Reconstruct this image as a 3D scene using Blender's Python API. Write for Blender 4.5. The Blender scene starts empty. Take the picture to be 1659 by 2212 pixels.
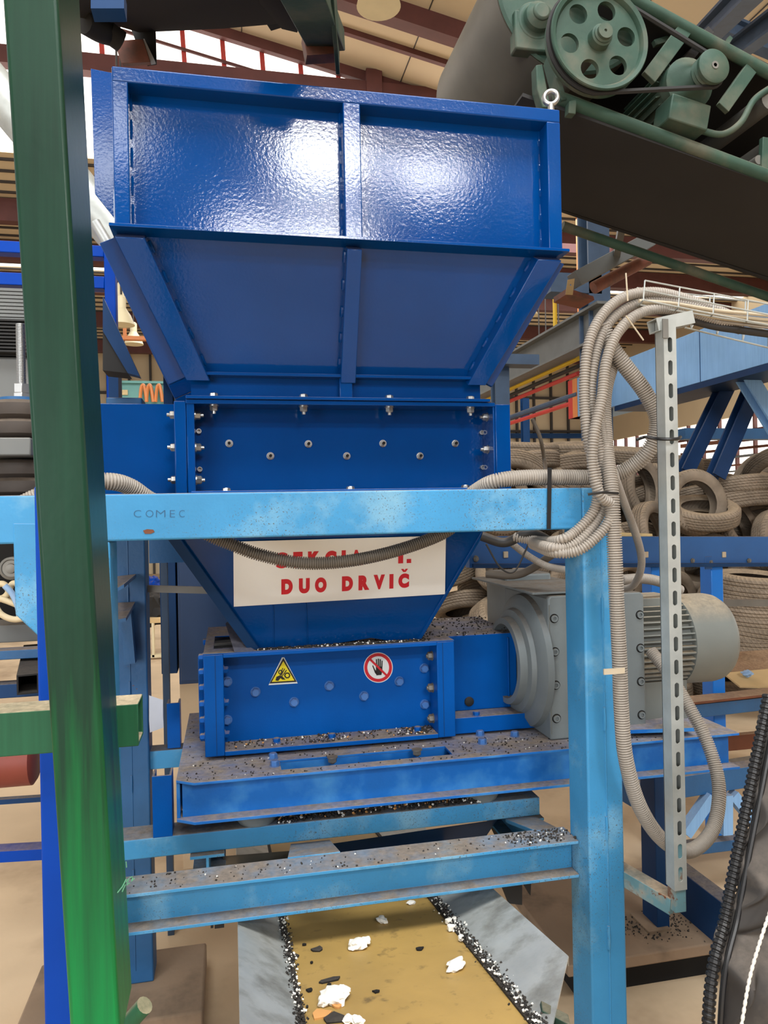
import bpy, bmesh, math, random
from math import sin, cos, pi, radians, sqrt, atan2
from mathutils import Vector, Matrix, noise
V = Vector
SC = bpy.context.scene
COL = SC.collection
random.seed(7)

# ------------------------------------------------------------------ camera
FPX, CXP, CYP = 1600.0, 829.5, 1106.0            # focal length and centre for the 1659 x 2212 frame
TH, RO = radians(11.8), 0.02
EYE = V((0, 0, 1.85))
UP = V((0, 0, 1))
FW = V((sin(TH), cos(TH), 0)); RT = V((cos(TH), -sin(TH), 0))
CR = RT * cos(RO) - UP * sin(RO); CU = UP * cos(RO) + RT * sin(RO)
cam = bpy.data.cameras.new('camera')
camo = bpy.data.objects.new('camera', cam); COL.objects.link(camo)
cam.sensor_fit = 'HORIZONTAL'; cam.sensor_width = 36.0
cam.lens = FPX / 1659.0 * 36.0
cam.clip_start = 0.05; cam.clip_end = 200
camo.matrix_world = Matrix(((CR.x, CU.x, -FW.x, EYE.x), (CR.y, CU.y, -FW.y, EYE.y), (CR.z, CU.z, -FW.z, EYE.z), (0, 0, 0, 1)))
SC.camera = camo

# ------------------------------------------------------------------ exposure, sky, lights
SC.view_settings.view_transform = 'Standard'
SC.view_settings.look = 'None'
SC.view_settings.gamma = 1.0
SC.view_settings.exposure = 0.3
SC.view_settings.use_curve_mapping = False
world = bpy.data.worlds.new('sky'); SC.world = world
world.use_nodes = True
bg = world.node_tree.nodes['Background']
bg.inputs[0].default_value = (0.97, 0.98, 1.0, 1)
bg.inputs[1].default_value = 0.75


def area(name, loc, target, sx, sy, power, col=(0.96, 0.985, 1.0)):
    l = bpy.data.lights.new(name, 'AREA'); l.shape = 'RECTANGLE'; l.size = sx; l.size_y = sy
    l.energy = power; l.color = col
    o = bpy.data.objects.new(name, l); COL.objects.link(o)
    d = V(target) - V(loc)
    o.location = loc; o.rotation_euler = d.to_track_quat('-Z', 'Y').to_euler()
    return o


# daylight: roof glazing over the photographer and gable windows behind, plus an added fill
area('roof_glazing_light', (0.2, -0.8, 8.7), (0.5, 1.0, 1.0), 7.0, 2.6, 700)
area('front_fill_light', (-6.6, -8.6, 2.4), (0.2, 2.0, 1.2), 6.0, 4.2, 520)  # unseen fill, added to brighten the low front faces
for x_, w_, z_, h_, p_ in ((1.78, 1.4, 8.25, 0.95, 360), (3.6, 1.5, 8.25, 0.95, 360), (5.6, 1.5, 8.1, 0.8, 70), (0.4, 0.9, 6.6, 0.4, 70), (1.75, 1.4, 6.6, 0.4, 120), (-2.0, 1.5, 8.25, 0.95, 60)):
    area('gable_window_light', (x_, -8.9, z_), (x_ * 0.6, 0, z_ - 2.2), w_, h_, p_)
area('far_hall_skylight', (3.0, 13.0, 7.0), (3.0, 13.4, 0.0), 9.0, 3.0, 420)


# ------------------------------------------------------------------ measuring helpers
def ray(px, py): return FW + CR * ((px - CXP) / FPX) - CU * ((py - CYP) / FPX)
def at(px, py, Y):
    d = ray(px, py); return EYE + d * (Y / d.y)
def onz(px, py, z):
    d = ray(px, py); return EYE + d * ((z - EYE.z) / d.z)
def onx(px, py, X):
    d = ray(px, py); return EYE + d * (X / d.x)
def onplane(px, py, p0, n):
    d = ray(px, py); return EYE + d * ((p0 - EYE).dot(n) / d.dot(n))


# ------------------------------------------------------------------ materials
MATS = {}


def lin(c):
    return tuple(((x / 255) / 12.92 if x / 255 <= 0.04045 else ((x / 255 + 0.055) / 1.055) ** 2.4) for x in c)


def mat(name, col, rough=0.45, metal=0.0, var=0.15, vscale=4.0, bump=0.0, bscale=80.0, dust=0.0, dcol=(122, 106, 88),
        rust=0.0, rscale=45.0, rcol=(110, 62, 34), coat=0.0, streak=0.0, spec=0.5, ztint=None, patch=None):
    """painted / bare surface: colour drift, orange-peel bump, dust lying on upward faces, rust specks, brushed streaks"""
    if name in MATS: return MATS[name]
    m = bpy.data.materials.new(name); m.use_nodes = True; MATS[name] = m
    nt = m.node_tree; N = nt.nodes; L = nt.links
    b = N['Principled BSDF']
    tc = N.new('ShaderNodeTexCoord')
    c = lin(col)
    b.inputs['Roughness'].default_value = rough; b.inputs['Metallic'].default_value = metal
    b.inputs['Specular IOR Level'].default_value = spec
    b.inputs['Coat Weight'].default_value = coat
    b.inputs['Coat Roughness'].default_value = 0.08

    def noisetex(scale, detail=4, rough_=0.55, vec=None):
        n = N.new('ShaderNodeTexNoise'); n.inputs['Scale'].default_value = scale; n.inputs['Detail'].default_value = detail
        n.inputs['Roughness'].default_value = rough_
        L.new(vec if vec is not None else tc.outputs['Object'], n.inputs['Vector']); return n.outputs['Fac']

    def maprange(fac, a, bb, lo=0.0, hi=1.0):
        r = N.new('ShaderNodeMapRange'); L.new(fac, r.inputs['Value'])
        r.inputs['From Min'].default_value = a; r.inputs['From Max'].default_value = bb
        r.inputs['To Min'].default_value = lo; r.inputs['To Max'].default_value = hi; return r.outputs['Result']

    def mix(fac, A, B):
        x = N.new('ShaderNodeMix'); x.data_type = 'RGBA'
        if isinstance(fac, float): x.inputs['Factor'].default_value = fac
        else: L.new(fac, x.inputs['Factor'])
        for sock, val in ((x.inputs['A'], A), (x.inputs['B'], B)):
            if isinstance(val, tuple): sock.default_value = (*val, 1)
            else: L.new(val, sock)
        return x.outputs['Result']

    def mul(a_, b_):
        x = N.new('ShaderNodeMath'); x.operation = 'MULTIPLY'
        for k, v in ((0, a_), (1, b_)):
            if isinstance(v, (int, float)): x.inputs[k].default_value = v
            else: L.new(v, x.inputs[k])
        return x.outputs[0]

    colr = c
    if var > 0:
        f = maprange(noisetex(vscale), 0.3, 0.7)
        colr = mix(f, tuple(x * (1 - var) for x in c), tuple(min(1, x * (1 + var)) for x in c))
    if patch:
        pc, psc, plo, phi = patch
        colr = mix(maprange(noisetex(psc, 5, 0.6), plo, phi), colr, lin(pc))
    if ztint:                                        # second colour over the lower end, with a ragged upper edge
        zc_, hi_, lo_ = ztint
        ge_ = N.new('ShaderNodeNewGeometry'); s3 = N.new('ShaderNodeSeparateXYZ'); L.new(ge_.outputs['Position'], s3.inputs[0])
        mp = N.new('ShaderNodeMapping'); mp.inputs['Scale'].default_value = (30, 30, 1.2); L.new(tc.outputs['Object'], mp.inputs['Vector'])
        ad = N.new('ShaderNodeMath'); ad.operation = 'MULTIPLY_ADD'; L.new(noisetex(1.5, 4, 0.6, mp.outputs['Vector']), ad.inputs[0])
        ad.inputs[1].default_value = 0.9; L.new(s3.outputs['Z'], ad.inputs[2])
        colr = mix(maprange(ad.outputs[0], hi_ + 0.45, lo_ + 0.45), colr, lin(zc_))
    if streak > 0:
        mp = N.new('ShaderNodeMapping'); mp.inputs['Scale'].default_value = (60, 60, 2)
        L.new(tc.outputs['Object'], mp.inputs['Vector'])
        f = maprange(noisetex(1.5, 3, 0.6, mp.outputs['Vector']), 0.35, 0.7, 0.0, streak)
        colr = mix(f, colr, tuple(min(1, x * 1.9) for x in c))
    rfac = None
    if rust > 0:
        f = maprange(noisetex(rscale, 6, 0.65), 0.72 - rust, 0.76 - rust)
        g = maprange(noisetex(2.5, 2), 0.42, 0.62)
        rf = mul(f, g)
        colr = mix(rf, colr, lin(rcol)); rfac = rf
    if dust > 0:
        ge = N.new('ShaderNodeNewGeometry'); sp = N.new('ShaderNodeSeparateXYZ')
        L.new(ge.outputs['Normal'], sp.inputs[0])
        f = maprange(sp.outputs['Z'], 0.45, 0.9)
        g = maprange(noisetex(9.0, 6, 0.65), 0.25, 0.6, 0.55, 1.0)
        df = mul(mul(f, g), dust)
        # sandy mottling of the settled dust
        dc = lin(dcol)
        dmix = mix(maprange(noisetex(55, 5, 0.7), 0.35, 0.68), tuple(x * 0.72 for x in dc), tuple(min(1, x * 1.25) for x in dc))
        colr = mix(df, colr, dmix)
        r = N.new('ShaderNodeMix'); r.data_type = 'FLOAT'
        L.new(df, r.inputs['Factor']); r.inputs['A'].default_value = rough; r.inputs['B'].default_value = 0.95
        L.new(r.outputs['Result'], b.inputs['Roughness'])
    if isinstance(colr, tuple): b.inputs['Base Color'].default_value = (*colr, 1)
    else: L.new(colr, b.inputs['Base Color'])
    if bump > 0:
        bn = N.new('ShaderNodeBump'); bn.inputs['Strength'].default_value = bump; bn.inputs['Distance'].default_value = 0.004
        L.new(noisetex(bscale, 3, 0.5), bn.inputs['Height'])
        L.new(bn.outputs['Normal'], b.inputs['Normal'])
    return m


def emit(name, col, strength):
    if name in MATS: return MATS[name]
    m = bpy.data.materials.new(name); m.use_nodes = True; MATS[name] = m
    b = m.node_tree.nodes['Principled BSDF']
    b.inputs['Base Color'].default_value = (*lin(col), 1); b.inputs['Roughness'].default_value = 0.3
    b.inputs['Emission Color'].default_value = (*lin(col), 1); b.inputs['Emission Strength'].default_value = strength
    return m


# ------------------------------------------------------------------ mesh collector
class MB:
    def __init__(s): s.v = []; s.f = []

    def add(s, vs, fs):
        o = len(s.v); s.v += [V(x) for x in vs]; s.f += [tuple(i + o for i in f) for f in fs]; return s

    def box(s, a, b):
        x0, x1 = sorted((a[0], b[0])); y0, y1 = sorted((a[1], b[1])); z0, z1 = sorted((a[2], b[2]))
        return s.add([(x0, y0, z0), (x1, y0, z0), (x1, y1, z0), (x0, y1, z0), (x0, y0, z1), (x1, y0, z1), (x1, y1, z1), (x0, y1, z1)],
                     [(0, 3, 2, 1), (4, 5, 6, 7), (0, 1, 5, 4), (1, 2, 6, 5), (2, 3, 7, 6), (3, 0, 4, 7)])

    def prism(s, pts, vec):
        """polygon pts (3D loop) extruded by vec"""
        pts = [V(p) for p in pts]; vec = V(vec); n = len(pts)
        nrm = V((0, 0, 0))
        for i in range(n): nrm += pts[i].cross(pts[(i + 1) % n])
        if nrm.dot(vec) > 0: pts = pts[::-1]
        vs = pts + [p + vec for p in pts]
        fs = [tuple(range(n)), tuple(range(2 * n - 1, n - 1, -1))]
        fs += [((i + 1) % n, i, n + i, n + (i + 1) % n) for i in range(n)]
        return s.add(vs, fs)

    def bar(s, p, q, w, h, up=(0, 0, 1), sect=None):
        """bar from p to q, width w across, height h along up; sect = list of (a,b) section points instead of a rectangle"""
        p, q = V(p), V(q); d = (q - p).normalized(); u = V(up); sd = d.cross(u)
        if sd.length < 1e-5: sd = d.cross(V((0, 1, 0)))
        sd.normalize(); u = sd.cross(d).normalized()
        sec = sect or [(-w / 2, -h / 2), (w / 2, -h / 2), (w / 2, h / 2), (-w / 2, h / 2)]
        return s.prism([p + sd * a + u * b for a, b in sec], q - p)

    def ibeam(s, p, q, w, h, tf=0.009, tw=0.008, up=(0, 0, 1)):
        a, b = w / 2, h / 2
        sec = [(-a, -b), (a, -b), (a, -b + tf), (tw / 2, -b + tf), (tw / 2, b - tf), (a, b - tf), (a, b), (-a, b), (-a, b - tf),
               (-tw / 2, b - tf), (-tw / 2, -b + tf), (-a, -b + tf)]
        return s.bar(p, q, w, h, up, sec)

    def hollow(s, p, q, w, h, t=0.006, up=(0, 0, 1)):
        """square tube with an open bore"""
        p, q = V(p), V(q); d = (q - p).normalized(); u = V(up); sd = d.cross(u)
        if sd.length < 1e-5: sd = d.cross(V((0, 1, 0)))
        sd.normalize(); u = sd.cross(d).normalized()
        def ring(c, a, b): return [c + sd * x + u * y for x, y in ((-a, -b), (a, -b), (a, b), (-a, b))]
        a, b = w / 2, h / 2
        vs = ring(p, a, b) + ring(q, a, b) + ring(p, a - t, b - t) + ring(q, a - t, b - t)
        fs = []
        for i in range(4):
            j = (i + 1) % 4
            fs += [(i, j, 4 + j, 4 + i), (8 + j, 8 + i, 12 + i, 12 + j), (j, i, 8 + i, 8 + j), (4 + i, 4 + j, 12 + j, 12 + i)]
        return s.add(vs, fs)

    def cyl(s, p, q, r, n=20, r2=None):
        p, q = V(p), V(q); d = (q - p).normalized(); r2 = r if r2 is None else r2
        a = d.orthogonal().normalized(); b = d.cross(a)
        vs = [p + (a * cos(2 * pi * i / n) + b * sin(2 * pi * i / n)) * r for i in range(n)]
        vs += [q + (a * cos(2 * pi * i / n) + b * sin(2 * pi * i / n)) * r2 for i in range(n)]
        fs = [tuple(range(n - 1, -1, -1)), tuple(range(n, 2 * n))]
        fs += [(i, (i + 1) % n, n + (i + 1) % n, n + i) for i in range(n)]
        return s.add(vs, fs)

    def lathe(s, c, axis, prof, n=32, closed=False):
        """prof: (radius, offset along axis)"""
        c = V(c); d = V(axis).normalized(); a = d.orthogonal().normalized(); b = d.cross(a); m = len(prof)
        vs = []
        for i in range(n):
            e = a * cos(2 * pi * i / n) + b * sin(2 * pi * i / n)
            vs += [c + e * r + d * h for r, h in prof]
        fs = []
        for i in range(n):
            j = (i + 1) % n
            for k in range(m if closed else m - 1):
                l = (k + 1) % m
                fs.append((i * m + k, j * m + k, j * m + l, i * m + l))
        if not closed:
            if prof[0][0] > 1e-6: fs.append(tuple(i * m for i in range(n - 1, -1, -1)))
            if prof[-1][0] > 1e-6: fs.append(tuple(i * m + m - 1 for i in range(n)))
        return s.add(vs, fs)

    def tube(s, pts, r, n=10, ribs=None, depth=0.12, sub=8, straight=False):
        """sweep along a smooth path through pts; ribs = pitch of the corrugation"""
        P = [V(p) for p in pts] if straight else smooth(pts, sub)
        L = [0.0]
        for i in range(1, len(P)): L.append(L[-1] + (P[i] - P[i - 1]).length)
        tot = L[-1]
        if ribs:
            k = max(2, int(tot / ribs)); st = tot / k; ss = []; rr = []
            for i in range(k):
                for f, g in ((0.0, 1 - depth), (0.18, 1.0), (0.62, 1.0), (0.8, 1 - depth)):
                    ss.append((i + f) * st); rr.append(r * g)
            ss.append(tot); rr.append(r * (1 - depth))
            Q = []; j = 0
            for x in ss:
                while j < len(L) - 2 and L[j + 1] < x: j += 1
                t = (x - L[j]) / max(1e-9, L[j + 1] - L[j]); Q.append(P[j].lerp(P[j + 1], min(1, t)))
            # tangents from the base path, so ribs stay square to it
        else:
            Q = P; rr = [r] * len(P)
        T = []
        for i in range(len(Q)):
            a = Q[max(0, i - 4)]; b = Q[min(len(Q) - 1, i + 4)]
            if not ribs: a = Q[max(0, i - 1)]; b = Q[min(len(Q) - 1, i + 1)]
            T.append((b - a).normalized())
        u = T[0].orthogonal().normalized(); vs = []
        for i, q in enumerate(Q):
            u = (u - T[i] * u.dot(T[i])).normalized(); w = T[i].cross(u)
            vs += [q + (u * cos(2 * pi * k / n) + w * sin(2 * pi * k / n)) * rr[i] for k in range(n)]
        fs = [(i * n + k, i * n + (k + 1) % n, (i + 1) * n + (k + 1) % n, (i + 1) * n + k) for i in range(len(Q) - 1) for k in range(n)]
        fs += [tuple(range(n - 1, -1, -1)), tuple(range((len(Q) - 1) * n, len(Q) * n))]
        return s.add(vs, fs)

    def build(s, name, m, parent=None, bev=0.0, ang=35, label=None, seg=2):
        me = bpy.data.meshes.new(name)
        lo = V((min(v.x for v in s.v), min(v.y for v in s.v), min(v.z for v in s.v)))
        hi = V((max(v.x for v in s.v), max(v.y for v in s.v), max(v.z for v in s.v)))
        c = (lo + hi) / 2
        me.from_pydata([v - c for v in s.v], [], s.f); me.validate()
        bm = bmesh.new(); bm.from_mesh(me); bmesh.ops.recalc_face_normals(bm, faces=bm.faces); bm.to_mesh(me); bm.free()
        me.polygons.foreach_set('use_smooth', [True] * len(me.polygons))
        me.set_sharp_from_angle(angle=radians(ang))
        me.materials.append(MATS[m] if isinstance(m, str) else m)
        o = bpy.data.objects.new(name, me); COL.objects.link(o)
        place(o, c, parent)
        if bev > 0:
            md = o.modifiers.new('bevel', 'BEVEL'); md.width = bev; md.segments = seg; md.limit_method = 'ANGLE'; md.angle_limit = radians(40)
        if label: o['label'] = label
        return o


def smooth(pts, sub=8):
    P = [V(p) for p in pts]; P = [P[0] * 2 - P[1]] + P + [P[-1] * 2 - P[-2]]; out = []
    for i in range(1, len(P) - 2):
        a, b, c, d = P[i - 1], P[i], P[i + 1], P[i + 2]
        for k in range(sub):
            t = k / sub
            out.append(0.5 * ((2 * b) + (c - a) * t + (2 * a - 5 * b + 4 * c - d) * t * t + (3 * b - a - 3 * c + d) * t ** 3))
    out.append(P[-2]); return out


WL = {}


def place(o, c, parent=None):
    """put o's origin at world point c, below parent (parents are never rotated)"""
    WL[o.name] = V(c)
    if parent is not None:
        o.parent = parent; o.location = V(c) - WL[parent.name]
    else: o.location = c


def thing(name, label, cat, loc, group=None, kind=None):
    o = bpy.data.objects.new(name, None); COL.objects.link(o); o.empty_display_size = 0.05
    place(o, V(loc)); return tag(o, label, cat, group, kind)


def tag(o, label, cat, group=None, kind=None):
    o['label'] = label; o['category'] = cat
    if group: o['group'] = group
    if kind: o['kind'] = kind
    return o


def structure(o): o['kind'] = 'structure'; return o


PROTO = {}


def stamp(key, make, name, m, parent, pos, rot=None, label=None):
    """repeat of a small part (bolt, nut): one mesh, many objects"""
    if key not in PROTO:
        mb = make(); me = bpy.data.meshes.new(name)
        me.from_pydata([tuple(v) for v in mb.v], [], mb.f)
        bm = bmesh.new(); bm.from_mesh(me); bmesh.ops.recalc_face_normals(bm, faces=bm.faces); bm.to_mesh(me); bm.free()
        me.polygons.foreach_set('use_smooth', [True] * len(me.polygons)); me.set_sharp_from_angle(angle=radians(35))
        me.materials.append(MATS[m] if isinstance(m, str) else m); PROTO[key] = me
    o = bpy.data.objects.new(name, PROTO[key]); COL.objects.link(o)
    place(o, V(pos), parent)
    if rot: o.rotation_euler = rot
    if label: o['label'] = label
    return o


def m_hex(r=0.009, h=0.008, washer=True, stud=0.0):
    """bolt head / nut along -Y from the origin"""
    def f():
        mb = MB(); y = 0.0
        if washer: mb.cyl((0, 0.001, 0), (0, -0.002, 0), r * 1.3, 18); y = -0.002
        mb.cyl((0, y, 0), (0, y - h * 0.85, 0), r * 1.1, 6); mb.cyl((0, y - h * 0.8, 0), (0, y - h, 0), r * 0.98, 12, r * 0.85)
        if stud: mb.cyl((0, y - h, 0), (0, y - h - stud, 0), r * 0.5, 10)
        return mb
    return f

# ------------------------------------------------------------------ the materials of the place
mat('hopper_blue', (0, 61, 126), rough=0.1, var=0.14, vscale=2.2, bump=0.075, bscale=125, dust=0.5, dcol=(112, 104, 94), coat=0.06, spec=0.32)
mat('crusher_blue', (0, 80, 160), rough=0.4, var=0.1, vscale=5, bump=0.08, bscale=200, dust=1.0, dcol=(134, 122, 110), spec=0.14)
mat('base_blue', (22, 104, 186), rough=0.45, var=0.14, vscale=5, bump=0.1, bscale=120, dust=1.0, dcol=(142, 130, 118), spec=0.3, patch=((70, 140, 200), 5, 0.48, 0.7))
mat('frame_blue', (62, 138, 186), rough=0.5, var=0.12, vscale=4, bump=0.12, bscale=90, dust=0.95, dcol=(124, 110, 94), rust=0.135, rscale=230, rcol=(84, 84, 70), spec=0.3, patch=((122, 170, 196), 5, 0.52, 0.74))
mat('old_shaded_blue', (30, 86, 134), rough=0.5, var=0.15, vscale=4, bump=0.2, bscale=60, dust=0.9, rust=0.05)  # darker blue; shade on the rear left post is put into it
mat('dark_blue', (20, 56, 98), spec=0.2, rough=0.5, var=0.15, dust=0.9, dcol=(110, 100, 90))
mat('bolt_blue', (64, 112, 176), rough=0.3, var=0.1, dust=0.5)
mat('royal_blue', (0, 60, 156), rough=0.4, var=0.08, bump=0.06, dust=0.7, spec=0.14)
mat('rail_blue', (34, 88, 150), rough=0.4, var=0.12, dust=0.9)
mat('bright_blue', (8, 122, 224), rough=0.4, var=0.08, dust=0.7)
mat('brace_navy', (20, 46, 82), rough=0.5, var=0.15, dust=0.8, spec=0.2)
mat('worn_teal', (96, 134, 142), rough=0.6, var=0.2, vscale=9, dust=0.9, dcol=(150, 132, 110), rust=0.16, rscale=30, spec=0.3, patch=((150, 146, 132), 12, 0.5, 0.65))
mat('slate_blue', (58, 78, 102), rough=0.55, var=0.2, dust=0.8)
mat('girder_blue', (122, 166, 214), rough=0.5, var=0.18, vscale=1.5, dust=0.8, streak=0.2)
mat('post_green', (20, 52, 38), rough=0.34, var=0.2, vscale=3, bump=0.05, bscale=60, dust=0.9, dcol=(170, 154, 128), streak=0.3, spec=0.22, ztint=((10, 128, 64), 1.62, 1.05))
mat('rail_green', (26, 80, 54), rough=0.45, var=0.2, dust=1.0, dcol=(190, 172, 142), streak=0.3, spec=0.3)
mat('machine_green', (50, 74, 62), rough=0.6, var=0.25, vscale=6, bump=0.15, dust=0.8, dcol=(120, 110, 92), spec=0.3, patch=((92, 92, 78), 5, 0.5, 0.72))
mat('gear_grey', (112, 120, 122), rough=0.5, var=0.1, vscale=5, bump=0.12, bscale=60, dust=0.95, dcol=(100, 88, 74))
mat('motor_grey', (110, 114, 110), rough=0.5, var=0.1, dust=0.95, dcol=(156, 140, 116))
mat('galvanised', (176, 180, 176), rough=0.45, metal=0.4, var=0.14, vscale=14, bump=0.05, dust=0.5, dcol=(150, 134, 112))
mat('sheet_zinc', (188, 192, 190), rough=0.4, metal=0.45, var=0.14, vscale=7, bump=0.04, dust=0.25, dcol=(150, 140, 120), patch=((140, 142, 138), 9, 0.5, 0.7))
mat('bright_zinc', (170, 170, 168), rough=0.34, metal=0.9, var=0.05)
mat('dull_steel', (120, 118, 112), rough=0.5, metal=0.5, var=0.2, dust=0.8)
mat('black_rubber', (28, 27, 26), rough=0.75, var=0.3, dust=0.6, dcol=(74, 66, 58))
mat('belt_black', (36, 34, 33), rough=0.8, var=0.25, vscale=2, dust=0.5)
mat('drum_rubber', (92, 88, 78), rough=0.55, var=0.25, vscale=3, dust=0.7, dcol=(122, 112, 96))
mat('gold_belt', (172, 140, 78), rough=0.5, var=0.12, vscale=5, bump=0.05, bscale=120, patch=((120, 98, 58), 22, 0.6, 0.74))
mat('conduit_grey', (150, 142, 132), rough=0.5, var=0.1, vscale=8, dust=0.35, dcol=(150, 132, 110))
mat('conduit_dark', (98, 90, 80), rough=0.6, var=0.15, dust=0.5)
mat('cable_black', (40, 38, 37), rough=0.55, var=0.15, dust=0.5)
mat('cable_cream', (186, 172, 148), rough=0.6, var=0.12, dust=0.5)
mat('tyre_rubber', (128, 115, 100), rough=0.85, var=0.3, vscale=5, dust=0.8, dcol=(166, 146, 120), spec=0.2)
mat('concrete', (202, 178, 146), rough=0.9, var=0.12, vscale=1.2, bump=0.2, bscale=30, patch=((164, 140, 112), 1.7, 0.5, 0.75))
mat('plinth_concrete', (146, 124, 102), rough=0.95, var=0.15, vscale=3, bump=0.25, bscale=40, patch=((104, 88, 72), 3, 0.5, 0.7))
mat('dull_black', (20, 18, 16), rough=0.95, var=0.3)
mat('panel_beige', (206, 188, 156), rough=0.75, var=0.05, vscale=0.6)
mat('steel_maroon', (92, 52, 48), rough=0.6, var=0.15)
mat('mullion_red', (188, 66, 58), rough=0.5, var=0.1)
mat('grid_dark', (62, 58, 56), rough=0.7, var=0.1)
mat('primer_red', (128, 76, 60), rough=0.6, var=0.2, dust=0.6, patch=((70, 58, 50), 6, 0.5, 0.7))
mat('rust_brown', (112, 66, 44), rough=0.8, var=0.25, dust=0.8, dcol=(168, 142, 112))
mat('yellow_paint', (226, 186, 36), rough=0.5, var=0.06)
mat('red_paint', (196, 58, 52), rough=0.5, var=0.1)
mat('orange_paint', (214, 132, 72), rough=0.5, var=0.1)
mat('lamp_cream', (220, 208, 172), rough=0.5, var=0.05)
mat('teal_paint', (96, 156, 150), rough=0.5, var=0.08)
mat('vinyl_white', (240, 238, 232), rough=0.4, var=0.02, vscale=3)
mat('vinyl_red', (206, 24, 42), rough=0.4, var=0.0)
mat('sticker_yellow', (232, 214, 40), rough=0.35, var=0.03)
mat('sticker_black', (18, 20, 22), rough=0.4, var=0.0)
mat('sticker_white', (222, 228, 226), rough=0.3, var=0.0)
mat('sticker_red', (200, 24, 44), rough=0.35, var=0.0)
mat('foam_white', (232, 228, 218), rough=0.9, var=0.08, vscale=40)
mat('tan_scrap', (206, 150, 88), rough=0.8, var=0.2)
mat('card_beige', (206, 178, 130), rough=0.85, var=0.1)
mat('bag_black', (48, 44, 41), rough=0.7, patch=((104, 94, 84), 7, 0.48, 0.78), var=0.3, vscale=6, bump=0.3, bscale=14, dust=0.6, dcol=(110, 100, 90))  # paler patches put fold highlights into the colour
mat('strap_black', (26, 26, 27), rough=0.4, var=0.1)
mat('thread_white', (206, 200, 190), rough=0.8, var=0.05)
mat('scratch_blue', (40, 84, 120), rough=0.6, var=0.0)
mat('chalk_green', (120, 190, 150), rough=0.8, var=0.0)
mat('ink_blue', (20, 28, 64), rough=0.6, var=0.0)
mat('tape_tan', (206, 184, 134), rough=0.6, var=0.15, vscale=20)
mat('cabinet_navy', (30, 58, 96), rough=0.45, var=0.1)
mat('grey_plate', (104, 106, 104), rough=0.55, var=0.1, dust=0.5)
mat('air_rubber', (64, 56, 50), rough=0.7, var=0.2, vscale=8, dust=0.4)
mat('fabric_crumb', (52, 46, 40), rough=0.95, var=0.4, vscale=30)
mat('sheet_white', (200, 206, 216), rough=0.5, var=0.05)
mat('hose_cream', (222, 204, 166), rough=0.6, var=0.05)
mat('hose_blue', (150, 184, 222), rough=0.5, var=0.05)
mat('oxide_drum', (120, 52, 40), rough=0.5, var=0.15)
emit('day_glass', (255, 250, 240), 1.7)
# tread pattern of the tyres: cross grooves around the axle
m = MATS['tyre_rubber']; nt = m.node_tree; N = nt.nodes; L = nt.links
tc = N.new('ShaderNodeTexCoord'); sp = N.new('ShaderNodeSeparateXYZ'); L.new(tc.outputs['Object'], sp.inputs[0])
an = N.new('ShaderNodeMath'); an.operation = 'ARCTAN2'; L.new(sp.outputs['Y'], an.inputs[0]); L.new(sp.outputs['X'], an.inputs[1])
sk = N.new('ShaderNodeMath'); sk.operation = 'MULTIPLY_ADD'; L.new(sp.outputs['Z'], sk.inputs[0]); sk.inputs[1].default_value = 2.2; L.new(an.outputs[0], sk.inputs[2])
mu = N.new('ShaderNodeMath'); mu.operation = 'MULTIPLY'; L.new(sk.outputs[0], mu.inputs[0]); mu.inputs[1].default_value = 56
si = N.new('ShaderNodeMath'); si.operation = 'SINE'; L.new(mu.outputs[0], si.inputs[0])
gt = N.new('ShaderNodeMapRange'); L.new(si.outputs[0], gt.inputs['Value']); gt.inputs['From Min'].default_value = 0.45; gt.inputs['From Max'].default_value = 0.75
gt.inputs['To Min'].default_value = 1; gt.inputs['To Max'].default_value = 0
rd = N.new('ShaderNodeVectorMath'); rd.operation = 'LENGTH'
cx = N.new('ShaderNodeCombineXYZ'); L.new(sp.outputs['X'], cx.inputs['X']); L.new(sp.outputs['Y'], cx.inputs['Y']); L.new(cx.outputs[0], rd.inputs[0])
ou = N.new('ShaderNodeMapRange'); L.new(rd.outputs['Value'], ou.inputs['Value']); ou.inputs['From Min'].default_value = 0.285; ou.inputs['From Max'].default_value = 0.295
lp = N.new('ShaderNodeMix'); lp.data_type = 'FLOAT'; L.new(ou.outputs[0], lp.inputs['Factor']); lp.inputs['A'].default_value = 1.0; L.new(gt.outputs[0], lp.inputs['B'])
bn = N.new('ShaderNodeBump'); bn.inputs['Strength'].default_value = 1.0; bn.inputs['Distance'].default_value = 0.012
L.new(lp.outputs['Result'], bn.inputs['Height']); L.new(bn.outputs['Normal'], N['Principled BSDF'].inputs['Normal'])

# ------------------------------------------------------------------ the hall
def roofz(x, b=8.85): return b - 0.207 * (x - 2.4)


fl = MB().box((-14, -8, -0.2), (20, 30, 0)); structure(fl.build('floor', 'concrete'))
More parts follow.
